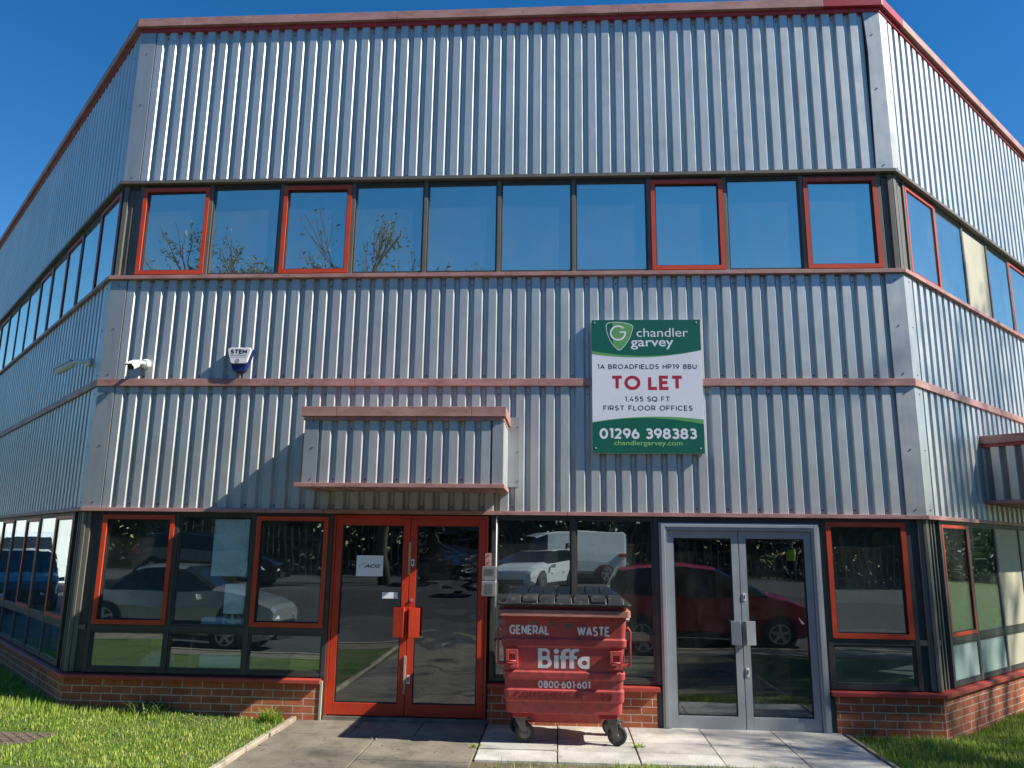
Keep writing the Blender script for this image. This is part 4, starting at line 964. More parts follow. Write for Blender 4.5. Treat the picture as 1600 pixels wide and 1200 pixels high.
mb = MB(); EA.box(mb, 3.42, 3.6, OG - 0.0305, OG - 0.028, 1.62, 1.72); EA.box(mb, 3.42, 3.6, OG - 0.0305, OG - 0.028, 1.47, 1.57); mb.build('red_block', 'sign_red', e_)
# objects standing just inside the left ground-floor windows
def desk_thing(x0, x1, y0, y1, z0, z1, label, cat, mat, name, bev=0.02):
    e = empty(name, ((x0 + x1)/2, (y0 + y1)/2, z0), label, cat)
    mb = MB(); mb.box(x0, x1, y0, y1, z0, z1); mb.build('casing', mat, e, bevel=bev)
    return e
e_ = desk_thing(-3.46, -2.93, 0.16, 0.40, 0.545, 0.68, 'low white box on the floor behind the middle lower pane', 'box', 'paper', 'storage_box')
e2 = desk_thing(-3.46, -2.92, 0.12, 0.34, 0.98, 1.115, 'white box on the ledge behind the middle upper pane', 'box', 'paper', 'storage_box')
mb = MB(); mb.box(-3.55, -2.88, 0.10, 0.6, 0.955, 0.978); mb.box(-3.55, -3.52, 0.1, 0.6, 0.1, 0.954); mb.box(-2.91, -2.88, 0.1, 0.6, 0.1, 0.954)
tag(mb.build('shelf_unit', 'interior_wall'), 'dark low shelf behind the middle left window carrying a white box', 'shelf')
mb = MB(); mb.box(-3.49, -2.912, 0.11, 0.6, 0.52, 0.544); tag(mb.build('shelf_board', 'interior_wall'), 'dark shelf board under the low white box behind the middle pane', 'shelf')
desk_thing(-2.35, -1.99, 0.14, 0.4, 0.50, 0.70, 'yellow printed carton behind the lower pane beside the red doors', 'carton', 'yellow_plastic', 'carton', 0.01)
desk_thing(-4.06, -3.86, 0.16, 0.35, 0.78, 0.86, 'small yellow box behind the lower left pane', 'box', 'yellow_plastic', 'storage_box', 0.01)
bm = bmesh.new(); bmesh.ops.create_icosphere(bm, subdivisions=4, radius=1)
for v in bm.verts:
    n_ = 1 + 0.25*math.sin(v.co.x*7 + 2*v.co.z)*math.sin(v.co.y*6)*math.sin(v.co.z*8 + v.co.x*3) + 0.1*math.sin(v.co.x*17)*math.sin(v.co.z*15)
    v.co = Vector((v.co.x*0.2*n_, v.co.y*0.12*n_, max(-0.02, v.co.z*0.15*n_)))
me = bpy.data.meshes.new('plastic_bag'); bm.to_mesh(me); bm.free(); me.materials.append(M['cloth_blue']); o = bpy.data.objects.new('plastic_bag', me); COL.objects.link(o); o.location = (-4.02, 0.3, 0.55)
tag(o, 'crumpled pale blue bag behind the lower left pane', 'bag')
mb = MB(); mb.box(-4.7, -3.6, 0.15, 0.6, 0.49, 0.525); tag(mb.build('ledge', 'interior_wall'), 'dark inner ledge under the pale blue bag behind the left pane', 'ledge')

# ================================================================== WASTE BIN
BX, BYF, BYB = 0.855, -1.10, -0.20
BN = empty('waste_bin', (BX, -0.65, 0.036), 'large faded red four wheeled waste bin with black lid in front of the windows', 'waste bin')
def rrect(hw, yf, yb, z, r_=0.05, n=5, dx=0.0):
    pts = []
    for (cx_, cy_, a0) in ((hw - r_, yb - r_, 0), (-hw + r_, yb - r_, 90), (-hw + r_, yf + r_, 180), (hw - r_, yf + r_, 270)):
        for i in range(n + 1):
            a = R(a0 + 90*i/n); pts.append((BX + dx + cx_ + r_*math.cos(a), cy_ + r_*math.sin(a), z))
    return pts
def bsec(z, e=0.0):
    k = (z - 0.34)/(1.36 - 0.34)
    return rrect(0.585 + 0.052*k + e, -0.92 - 0.14*k - e, -0.30 + 0.09*k + e, z)
def bfront(z, e=0.0): return -0.92 - 0.14*(z - 0.34)/(1.36 - 0.34) - e
lv = []
def add(z0, z1, e):
    lv.append(bsec(z0, e)); lv.append(bsec(z1, e))
lv.append(rrect(0.40, -0.70, -0.38, 0.215, 0.06)); lv.append(rrect(0.49, -0.76, -0.36, 0.335, 0.06))
lv.append(bsec(0.342, -0.02)); add(0.348, 0.462, 0.0); add(0.473, 0.574, 0.014); add(0.585, 0.675, 0.0); add(0.690, 0.75, 0.014); add(0.765, 0.995, 0.0); add(1.01, 1.075, 0.014); add(1.09, 1.27, 0.0)
lv.append(bsec(1.40, 0.0)); lv.append(bsec(1.40, -0.03)); lv.append(bsec(1.32, -0.03))
mb = MB(); mb.rings(lv); body = mb.build('body', 'bin_red', BN, bevel=0.004)
# front bar under the lid
mb = MB(); mb.rings([rrect(0.672, -1.118, -0.19, z, 0.04) for z in (1.302, 1.368)], caps=(True, True)); mb.build('rim_bar', 'bin_bar', BN, bevel=0.006)
# lid
L_ = MB()
lid = [rrect(0.645, -1.11, -0.19, 1.402, 0.04), rrect(0.678, -1.14, -0.16, 1.408, 0.05), rrect(0.682, -1.145, -0.155, 1.428, 0.05), rrect(0.672, -1.135, -0.165, 1.436, 0.05), rrect(0.62, -1.06, -0.2, 1.440, 0.05)]
L_.rings(lid)
for i in range(7):
    w0 = -0.60 + i*0.1735; x0, x1 = BX + w0, BX + w0 + 0.166
    skip = 0.0
    zt = 1.500 + (0.003 if i in (1, 5) else 0)
    def pad(x0, x1, z, yf, yb): return [(x0, yf, z), (x1, yf, z), (x1, yb, z), (x0, yb, z)]
    L_.rings([pad(x0, x1, 1.432, -1.118, -0.25), pad(x0 + 0.004, x1 - 0.004, 1.445, -1.112, -0.30), pad(x0 + 0.005, x1 - 0.005, zt - 0.02, -1.08, -0.5), pad(x0 + 0.010, x1 - 0.010, zt - 0.006, -1.04, -0.66), pad(x0 + 0.022, x1 - 0.022, zt, -0.98, -0.78)])
L_.build('lid', 'bin_lid', BN, bevel=0.006)
mb = MB()
for i in (1, 5):
    x0 = BX - 0.60 + i*0.1735 + 0.01; mb.box(x0, x0 + 0.138, -1.128, -1.09, 1.441, 1.457)
mb.build('lid_grip', 'black_ink', BN)
for sg in (-1, 1):       # side grab handles and front pocket plates
    xx = BX + sg*0.617
    mb = MB(); mb.tube([(BX + sg*0.615, -0.98, 1.16), (xx + sg*0.035, -0.99, 1.20), (xx + sg*0.055, -0.99, 1.16), (xx + sg*0.05, -0.99, 0.84), (BX + sg*0.585, -0.97, 0.84)], 0.012, 8); mb.build('grab_handle', 'bin_red', BN)
    mb = MB()
    mb.box(*sorted((BX + sg*0.575, xx + sg*0.05)), -0.995, -0.94, 0.815, 0.845); mb.build('handle_bracket', 'bin_red', BN, bevel=0.004)
    zc = 0.882; x0, x1 = sorted((BX + sg*0.462, BX + sg*0.585)); y_ = bfront(zc)
    mb = MB(); mb.box(x0, x1, y_ - 0.020, y_ + 0.02, 0.795, 0.972)
    m0, m1 = x0 + 0.03, x1 - 0.03
    for b_ in ((x0, m0, 0.795, 0.972), (m1, x1, 0.795, 0.972), (m0, m1, 0.795, 0.845), (m0, m1, 0.925, 0.972)): mb.box(b_[0], b_[1], y_ - 0.042, y_ - 0.020, b_[2], b_[3])
    mb.build('lifting_pocket', 'bin_red', BN, bevel=0.004)
    mb = MB(); mb.tube([(m0 - 0.01, y_ - 0.05, 0.86), (m0 + 0.015, y_ - 0.058, 0.862), (m1 + 0.01, y_ - 0.058, 0.862)], 0.009, 8); mb.build('pocket_bar', 'bin_red', BN)
    mb = MB(); mb.tube([(BX + sg*0.60, -0.60, 1.24), (BX + sg*0.70, -0.60, 1.24)], 0.02, 12); mb.build('trunnion', 'dull_steel', BN)
def ffn(e):
    return lambda x, d, z: (BX + x, bfront(z, e) - d, z)
stroke_text('lettering', 'GENERAL', ffn(0), -0.555, -0.145, 1.118, 1.212, 0.19, 'bin_white', BN, -0.004, 0.0012, 0.2)
stroke_text('lettering', 'WASTE', ffn(0), 0.135, 0.465, 1.112, 1.208, 0.19, 'bin_white', BN, -0.004, 0.0012, 0.2)
stroke_text('lettering', '0800\u00b7601\u00b7601', ffn(0), -0.26, 0.265, 0.597, 0.668, 0.19, 'bin_white', BN, -0.004, 0.0012, 0.2)
stroke_text('embossed_lettering', 'CONTINENTAL 1100', ffn(0.014), -0.50, 0.485, 0.484, 0.565, 0.17, 'bin_emboss_shaded', BN, -0.004, 0.008, 0.28)
# brand word: B i f f a as heavy rounded outlines
def arcp(cx_, cy_, r_, a0, a1, n=14): return [(cx_ + r_*math.cos(R(a0 + (a1 - a0)*i/n)), cy_ + r_*math.sin(R(a0 + (a1 - a0)*i/n))) for i in range(n + 1)]
lg = []
lg += [[(0, 0)] + [(0.36, 0)] + arcp(0.36, 0.29, 0.29, -90, 40) + arcp(0.33, 0.76, 0.24, -30, 90) + [(0, 1.0)]]
lg += [[(0.2, 0.16), (0.2, 0.42)] + arcp(0.34, 0.29, 0.13, 90, -90)]
lg += [[(0.2, 0.6), (0.2, 0.85)] + arcp(0.31, 0.725, 0.125, 90, -90)]
lg += [[(0.75, 0), (0.97, 0), (0.97, 0.66), (0.75, 0.66)], arcp(0.86, 0.86, 0.125, 0, 345, 22)]
def ef(x): return [(x, 0), (x + 0.22, 0), (x + 0.22, 0.48), (x + 0.36, 0.48), (x + 0.36, 0.64), (x + 0.22, 0.64)] + arcp(x + 0.35, 0.72, 0.13, 180, 90, 6) + [(x + 0.44, 0.85), (x + 0.44, 1.0), (x + 0.3, 1.0)] + arcp(x + 0.28, 0.72, 0.28, 95, 180, 8) + [(x, 0.64), (x - 0.05, 0.64), (x - 0.05, 0.48), (x, 0.48)]
lg += [ef(1.08)]; lg += [ef(1.47)]
lg += [[(2.40, 0.0), (2.40, 0.62), (2.2, 0.62)] + arcp(2.16, 0.31, 0.31, 90, 270, 20)]
lg += [arcp(2.17, 0.30, 0.125, 0, 345, 20)]
letters('brand_lettering', curve_mesh(lg), ffn(0), -0.262, 0.258, 0.79, 0.985, 'bin_white', BN, -0.004, 0.0012)
# worn patches of old stickers
mb = MB()
for (x, z, w_, h_) in ((-0.30, 1.235, 0.05, 0.04), (-0.1, 1.225, 0.045, 0.05), (0.05, 1.22, 0.05, 0.05), (0.06, 1.18, 0.04, 0.03)):
    pts = [(x + w_*(0.6 + 0.4*random.random())*math.cos(a), z + h_*(0.5 + 0.4*random.random())*math.sin(a)*0.6) for a in np.linspace(0, 2*math.pi, 12)[:-1]]
    mb.prism(pts, lambda p, t_: (BX + p[0], bfront(p[1]) - t_, p[1]), -0.003, 0.0012)
mb.build('sticker_residue', 'dull_steel', BN)
# castors
def castor(x, y, rot):
    ca, sa = math.cos(rot), math.sin(rot)
    def L(p): return (x + p[0]*ca - p[1]*sa, y + p[0]*sa + p[1]*ca, p[2])
    wx, wz, wr = 0.05, 0.136, 0.1
    mb = MB()
    def lb(x0, x1, y0, y1, z0, z1): mb.hexa([L(p) for p in ((x0, y0, z0), (x1, y0, z0), (x1, y1, z0), (x0, y1, z0), (x0, y0, z1), (x1, y0, z1), (x1, y1, z1), (x0, y1, z1))])
    lb(-0.07, 0.07, -0.055, 0.055, 0.285, 0.297); lb(-0.045, 0.06, -0.045, 0.045, 0.255, 0.285)
    for s_ in (-1, 1):
        y0, y1 = sorted((s_*0.034, s_*0.042))
        mb.hexa([L(p) for p in ((wx - 0.022, y0, 0.11), (wx + 0.022, y0, 0.11), (wx + 0.022, y1, 0.11), (wx - 0.022, y1, 0.11), (-0.04, y0, 0.255), (0.055, y0, 0.255), (0.055, y1, 0.255), (-0.04, y1, 0.255))])
    mb.tube([L((wx, -0.052, wz)), L((wx, 0.052, wz))], 0.014, 10)
    lb(0.03, 0.12, -0.03, 0.03, 0.262, 0.276)
    f = mb.build('castor', 'dull_steel', BN, bevel=0.003)
    prof = [(0.066, -0.022), (0.088, -0.026), (0.098, -0.017), (0.1, 0), (0.098, 0.017), (0.088, 0.026), (0.066, 0.022)]
    mb = MB(); n = 28
    mb.rings([[L((wx + r_*math.cos(2*math.pi*i/n), yy_, wz + r_*math.sin(2*math.pi*i/n))) for i in range(n)] for r_, yy_ in prof], smooth=True, caps=(False, False)); t = mb.build('tyre', 'rubber', f)
    mb = MB(); mb.rings([[L((wx + r_*math.cos(2*math.pi*i/n), yy_, wz + r_*math.sin(2*math.pi*i/n))) for i in range(n)] for r_, yy_ in ((0.02, -0.028), (0.03, -0.014), (0.062, -0.012), (0.067, -0.023), (0.067, 0.023), (0.062, 0.012), (0.03, 0.014), (0.02, 0.028))], smooth=False); mb.build('wheel', 'dull_steel', f)
castor(BX - 0.45, -0.80, R(8)); castor(BX + 0.49, -0.80, R(-10)); castor(BX - 0.43, -0.40, R(200)); castor(BX + 0.46, -0.40, R(20))
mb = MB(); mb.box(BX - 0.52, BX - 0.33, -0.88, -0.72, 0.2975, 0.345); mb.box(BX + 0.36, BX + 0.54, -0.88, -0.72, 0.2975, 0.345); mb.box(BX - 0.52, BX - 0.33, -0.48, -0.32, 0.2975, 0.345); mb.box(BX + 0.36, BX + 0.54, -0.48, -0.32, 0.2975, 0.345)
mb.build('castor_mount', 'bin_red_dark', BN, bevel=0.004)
#@@REST
# ================================================================== ACROSS THE ROAD (seen mirrored in the glass)
paint('car_silver', (0.42, 0.43, 0.44), 0.3, 0.6, var=0.03, coat=0.6)
paint('car_black', (0.012, 0.013, 0.016), 0.22, 0.0, var=0.05, coat=0.8)
paint('car_white', (0.72, 0.73, 0.74), 0.3, 0.0, var=0.03, coat=0.5)
paint('car_red', (0.36, 0.02, 0.025), 0.28, 0.0, var=0.04, coat=0.7)
paint('car_navy', (0.012, 0.015, 0.02), 0.25, 0.0, var=0.05, coat=0.8)
paint('car_glass', (0.012, 0.015, 0.017), 0.06, 0.0, var=0.02)
paint('car_trim', (0.02, 0.02, 0.02), 0.5, var=0.1)
paint('alloy', (0.5, 0.5, 0.52), 0.3, 0.8, var=0.05)
paint('lamp_lens', (0.7, 0.72, 0.74), 0.1, var=0.05)
paint('lamp_red', (0.4, 0.01, 0.01), 0.2, var=0.05)
paint('render_white', (0.70, 0.69, 0.66), 0.8, var=0.06, scale=1.0)
paint('fence_metal', (0.10, 0.11, 0.11), 0.5, 0.3, var=0.1)
paint('skin', (0.45, 0.27, 0.19), 0.6, var=0.05)
paint('hair', (0.03, 0.02, 0.015), 0.7, var=0.1)
paint('hivis', (0.55, 0.75, 0.03), 0.6, var=0.05)
paint('cloth_navy', (0.02, 0.025, 0.05), 0.8, var=0.1)
paint('cloth_white', (0.6, 0.62, 0.68), 0.8, var=0.05)
HZ = 0.62
mb = MB()
mb.mesh([(-120, -13.0, -0.03), (120, -13.0, -0.03), (120, -14.2, HZ), (-120, -14.2, HZ), (-120, -60, HZ), (120, -60, HZ)], [(0, 1, 2, 3), (3, 2, 5, 4)])
tag(mb.build('bank', 'asphalt', recalc=False), kind='structure')
sheet('verge', -120, 120, -34, -25.5, HZ + 0.01, 'lawn')

def car(name, label, loc, rot, paint_, L, W, prof, group=None, scale=1.0):
    """prof: list of (x, z_bottom, z_belt, z_top, glass?) stations, x from rear 0 to nose 1"""
    e = empty(name, loc, label, 'car' if 'van' not in name else 'van', group); e.rotation_euler = (0, 0, rot)
    ca, sa = math.cos(rot), math.sin(rot)
    hw = W/2
    def section(x, zb, zl, zt, k):
        px = (x - 0.5)*L; ht = hw*(0.80 if zt > zl + 0.1 else 0.93); taper = 1 - 0.16*max(0, abs(x - 0.5)*2 - 0.72)/0.28
        half = [(0, zb), (hw*0.86, zb), (hw*0.97, zb + 0.12), (hw*1.0, zb + 0.55*(zl - zb)), (hw*0.97, zl), (ht, max(zl + 0.006, zt - 0.05)), (ht*0.82, max(zl + 0.012, zt)), (0, max(zl + 0.016, zt + 0.015))]
        return [(px, y*taper, z) for y, z in half] + [(px, -y*taper, z) for y, z in half[-2:0:-1]]
    secs = [section(*p) for p in prof]; n = len(secs[0])
    vs_ = [q_ for s_ in secs for q_ in s_]
    bodyf, sidef, screenf = [], [], []
    for i in range(len(secs) - 1):
        for k in range(n):
            f = (i*n + k, i*n + (k + 1) % n, (i + 1)*n + (k + 1) % n, (i + 1)*n + k)
            g0, g1 = prof[i][4], prof[i + 1][4]
            if k in (4, n - 5) and g0 == 1 and g1 == 1: sidef.append(f)
            elif (g0, g1) in ((2, 1), (1, 2), (3, 1), (1, 3)) and k in (5, 6, n - 7, n - 6): screenf.append(f)
            elif (g0, g1) in ((2, 1), (1, 2), (3, 1), (1, 3)) and k in (4, n - 5): sidef.append(f)
            else: bodyf.append(f)
    bodyf += [tuple(range(n)), tuple((len(secs) - 1)*n + k for k in range(n))]
    def put(nm, faces, mat, smooth):
        used = sorted({i for f in faces for i in f}); mp = {u: i for i, u in enumerate(used)}
        mb = MB(); mb.mesh([vs_[u] for u in used], [tuple(mp[i] for i in f) for f in faces], 0, smooth)
        me_o = mb.build(nm, mat, None, recalc=True); me_o.parent = e; return me_o
    b = put('body', bodyf, paint_, False)
    put('side_window', sidef, 'car_glass', False); put('windscreen', screenf, 'car_glass', False)
    def kid(mbx, nm, mat, par=None, bev=0.0):
        o = mbx.build(nm, mat, None, bevel=bev); o.parent = par or e; return o
    rw = 0.325*scale
    for x in (0.18, 0.81):
        for s_ in (-1, 1):
            cx_ = (x - 0.5)*L; cy_ = s_*(hw - 0.10)
            mb = MB(); mb.tube([(cx_, s_*(hw - 0.28), rw + 0.01), (cx_, s_*(hw + 0.004), rw + 0.01)], rw + 0.05, 28); kid(mb, 'wheel_arch', 'car_trim')
            mb = MB(); m_ = 28
            pr = [(rw*0.62, -0.1), (rw*0.95, -0.1), (rw, -0.07), (rw, 0.07), (rw*0.95, 0.11), (rw*0.64, 0.115)]
            mb.rings([[(cx_ + r_*math.cos(2*math.pi*i/m_), cy_ + s_*yy_, rw + r_*math.sin(2*math.pi*i/m_)) for i in range(m_)] for r_, yy_ in pr], smooth=True, caps=(True, False)); wv = kid(mb, 'wheel', 'rubber')
            mb = MB(); mb.tube([(cx_, cy_ + s_*0.09, rw), (cx_, cy_ + s_*0.118, rw)], rw*0.16, 12)
            for a in range(5):
                a_ = a*2*math.pi/5 + 0.3; d_ = Vector((math.cos(a_), 0, math.sin(a_))); p_ = Vector((-math.sin(a_), 0, math.cos(a_)))
                c0 = Vector((cx_, cy_ + s_*0.085, rw)); pts = []
                for yy_ in (0, s_*0.028):
                    for (rr, ww) in ((rw*0.1, 0.035), (rw*0.66, 0.028)):
                        pts += [c0 + d_*rr + p_*ww + Vector((0, yy_, 0)), c0 + d_*rr - p_*ww + Vector((0, yy_, 0))]
                mb.hexa([pts[0], pts[1], pts[3], pts[2], pts[4], pts[5], pts[7], pts[6]])
            mb.rings([[(cx_ + r_*math.cos(2*math.pi*i/m_), cy_ + s_*yy_, rw + r_*math.sin(2*math.pi*i/m_)) for i in range(m_)] for r_, yy_ in ((rw*0.58, 0.09), (rw*0.58, 0.12), (rw*0.66, 0.12), (rw*0.66, 0.09))], caps=(False, False)); kid(mb, 'rim', 'alloy', wv)
    fx = prof[-1]; zh = fx[2]
    for s_ in (-1, 1):
        mb = MB(); a_ = Vector((L*0.455, s_*hw*0.80, zh - 0.02)); 
        mb.hexa([(L*0.42, s_*hw*0.955, zh - 0.10), (L*0.497, s_*hw*0.76, zh - 0.13), (L*0.508, s_*hw*0.50, zh - 0.12), (L*0.44, s_*hw*0.6, zh - 0.12), (L*0.40, s_*hw*0.955, zh + 0.03), (L*0.488, s_*hw*0.76, zh - 0.02), (L*0.498, s_*hw*0.50, zh - 0.03), (L*0.44, s_*hw*0.6, zh + 0.0)])
        kid(mb, 'headlight', 'lamp_lens')
        mb = MB(); mb.box(-L*0.5 - 0.01, -L*0.44, *sorted((s_*hw*0.62, s_*hw*0.955)), prof[0][2] - 0.16, prof[0][2] + 0.03); kid(mb, 'tail_light', 'lamp_red')
        mx_ = (prof[[i for i, p in enumerate(prof) if p[4] == 3][0]][0] - 0.5)*L - 0.25
        mb = MB(); mb.hexa([(mx_ - 0.05, s_*(hw + 0.02), zh + 0.16), (mx_ + 0.1, s_*(hw + 0.02), zh + 0.17), (mx_ + 0.08, s_*(hw + 0.19), zh + 0.18), (mx_ - 0.03, s_*(hw + 0.18), zh + 0.17), (mx_ - 0.05, s_*(hw + 0.02), zh + 0.27), (mx_ + 0.06, s_*(hw + 0.02), zh + 0.28), (mx_ + 0.04, s_*(hw + 0.19), zh + 0.3), (mx_ - 0.03, s_*(hw + 0.18), zh + 0.29)])
        kid(mb, 'wing_mirror', paint_, bev=0.015)
        for hx_ in (0.36, 0.60):
            mb = MB(); mb.box((hx_ - 0.5)*L - 0.1, (hx_ - 0.5)*L + 0.08, *sorted((s_*(hw*0.985), s_*(hw + 0.025))), zh - 0.02, zh + 0.015); kid(mb, 'door_handle', 'alloy' if paint_ == 'car_silver' else paint_)
        mb = MB(); mb.box(-L*0.30, L*0.28, *sorted((s_*hw*0.9, s_*(hw*0.985))), 0.2, 0.30); kid(mb, 'side_skirt', 'car_trim')
    mb = MB(); mb.box(L*0.485, L*0.512, -hw*0.5, hw*0.5, zh - 0.33, zh - 0.17); kid(mb, 'grille', 'car_trim')
    return e
def P_saloon(h=1.44): return [(0.0, 0.34, 0.86, 0.90, 0), (0.03, 0.25, 0.93, 0.98, 0), (0.13, 0.2, 0.96, 1.03, 2), (0.30, 0.2, 0.95, h - 0.05, 1), (0.36, 0.2, 0.94, h - 0.01, 1), (0.47, 0.2, 0.93, h, 1), (0.56, 0.2, 0.92, h - 0.03, 1), (0.70, 0.2, 0.91, 0.98, 3), (0.80, 0.2, 0.87, 0.93, 0), (0.93, 0.22, 0.76, 0.80, 0), (0.985, 0.27, 0.66, 0.70, 0), (1.0, 0.34, 0.58, 0.62, 0)]
def P_hatch(h=1.48): return [(0.0, 0.34, 0.90, 0.94, 0), (0.025, 0.25, 0.97, 1.02, 2), (0.11, 0.2, 0.98, h - 0.07, 1), (0.22, 0.2, 0.97, h - 0.02, 1), (0.40, 0.2, 0.95, h, 1), (0.53, 0.2, 0.93, h - 0.03, 1), (0.71, 0.2, 0.92, 1.0, 3), (0.82, 0.2, 0.88, 0.95, 0), (0.93, 0.22, 0.80, 0.85, 0), (0.985, 0.27, 0.68, 0.72, 0), (1.0, 0.34, 0.60, 0.64, 0)]
def P_mpv(h=1.66): return [(0.0, 0.34, 1.0, 1.05, 0), (0.02, 0.25, 1.06, 1.12, 2), (0.08, 0.2, 1.07, h - 0.07, 1), (0.22, 0.2, 1.06, h - 0.01, 1), (0.40, 0.2, 1.04, h, 1), (0.53, 0.2, 1.02, h - 0.05, 1), (0.765, 0.2, 1.0, 1.08, 3), (0.86, 0.2, 0.94, 1.0, 0), (0.95, 0.22, 0.82, 0.86, 0), (0.99, 0.27, 0.70, 0.74, 0), (1.0, 0.34, 0.62, 0.66, 0)]
def P_van(h=2.3): return [(0.0, 0.4, 1.25, h - 0.06, 0), (0.02, 0.32, 1.28, h, 0), (0.6, 0.3, 1.28, h, 0), (0.66, 0.3, 1.27, h - 0.03, 1), (0.74, 0.3, 1.25, h - 0.2, 1), (0.86, 0.3, 1.22, 1.32, 3), (0.94, 0.32, 1.0, 1.1, 0), (0.985, 0.36, 0.8, 0.86, 0), (1.0, 0.4, 0.66, 0.7, 0)]
def mx(u, v, y):      # world x of something at depth y that the facade mirrors at pixel (u, v)
    d = ray(u, v); return CX + d.x/d.y*(-CY - y)
GP = 'cars parked along the road'
car('parked_car', 'silver saloon car parked at the near kerb, mirrored in the left ground floor windows', (mx(447, 900, -8.35) - 2.3, -8.35, -0.028), 0, 'car_silver', 4.6, 1.8, P_saloon(), GP)
car('parked_car', 'red people carrier parked at the near kerb, mirrored in the grey doors', (mx(1258, 900, -8.45) - 2.2, -8.45, -0.028), 0, 'car_red', 4.4, 1.8, P_mpv(), GP)
car('parked_car', 'black car parked across the road behind the silver saloon', ((mx(205, 900, -15.6) + mx(451, 900, -15.6))/2, -15.6, HZ), 0, 'car_black', 4.7, 1.85, P_mpv(1.6), GP, 1.1)
car('parked_car', 'white hatchback parked across the road, seen at three quarters in the glass', (mx(830, 880, -17.2), -17.2, HZ), R(112), 'car_white', 4.0, 1.75, P_hatch(), GP)
car('parked_van', 'white panel van parked behind the white hatchback', (mx(868, 850, -22.5), -22.5, HZ), R(160), 'car_white', 5.4, 2.0, P_van(), GP, 1.05)
car('parked_car', 'dark blue car parked beyond the white hatchback, mirrored in the red doors', (mx(715, 870, -18.5), -18.5, HZ), R(100), 'car_navy', 4.3, 1.8, P_hatch(), GP)
car('parked_car', 'dark blue tall estate car parked beyond the left side wall', (-19.0, 10.6, -0.03), R(-38), 'car_navy', 4.7, 1.85, P_mpv(1.72), GP, 1.1)
car('parked_van', 'white panel van parked far beyond the left side wall', (-26.0, 15.5, -0.03), R(-38), 'car_white', 5.4, 2.0, P_van(), GP, 1.05)
car('parked_car', 'silver hatchback parked beyond the right side wall', (19.5, 3.6, -0.03), R(40), 'car_silver', 4.1, 1.76, P_hatch(), GP)

# white industrial unit behind the left car park
u_ = empty('industrial_unit', (-36, 24, 0), 'plain white industrial unit with a dark door beyond the left car park', 'building')
mb = MB(); mb.box(-44, -32, 16, 40, -0.05, 4.6); o = mb.build('wall', 'render_white', u_)
mb = MB(); mb.box(-44.3, -31.7, 15.7, 40.3, 4.601, 4.9); mb.build('roof', 'roof_sheet', u_)
mb = MB(); mb.box(-31.995, -31.93, 21, 25, -0.05, 4.0); mb.build('door', 'car_navy', u_)

# palisade fence across the road
fe = empty('palisade_fence', (4, -24.8, HZ), 'dark metal palisade fence across the road', 'fence')
mb = MB()
for i in range(130):
    x = -16 + i*0.3; mb.hexa([(x, -24.82, HZ), (x + 0.07, -24.82, HZ), (x + 0.07, -24.78, HZ), (x, -24.78, HZ), (x + 0.025, -24.82, HZ + 2.2), (x + 0.045, -24.82, HZ + 2.2), (x + 0.045, -24.78, HZ + 2.2), (x + 0.025, -24.78, HZ + 2.2)])
mb.build('paling', 'fence_metal', fe)['kind'] = 'stuff'
mb = MB(); mb.box(-16, 23, -24.77, -24.73, HZ + 0.4, HZ + 0.46); mb.build('fence_rail', 'fence_metal', fe)
mb = MB(); mb.box(-16, 23, -24.77, -24.73, HZ + 1.7, HZ + 1.76); mb.build('fence_rail', 'fence_metal', fe)

# ------------------------------------------------------------------ trees and hedge
def quads(name, C, size, mat, parent=None, squash=0.7):
    n = len(C); a = rng.normal(size=(n, 3)); a /= np.linalg.norm(a, axis=1)[:, None]
    b = rng.normal(size=(n, 3)); b -= a*(a*b).sum(1)[:, None]; b /= np.linalg.norm(b, axis=1)[:, None]
    s_ = size*rng.uniform(0.6, 1.3, n)[:, None]
    V = np.stack([C - a*s_, C + b*s_*squash*0.5, C + a*s_, C - b*s_*squash*0.5], 1)
    me = bpy.data.meshes.new(name); me.vertices.add(n*4); me.vertices.foreach_set('co', V.reshape(-1))
    me.loops.add(n*4); me.loops.foreach_set('vertex_index', np.arange(n*4, dtype=np.int32)); me.polygons.add(n); me.polygons.foreach_set('loop_start', np.arange(n, dtype=np.int32)*4)
    me.update(calc_edges=True); me.materials.append(MATS[mat])
    o = bpy.data.objects.new(name, me); COL.objects.link(o); o.parent = parent; return o
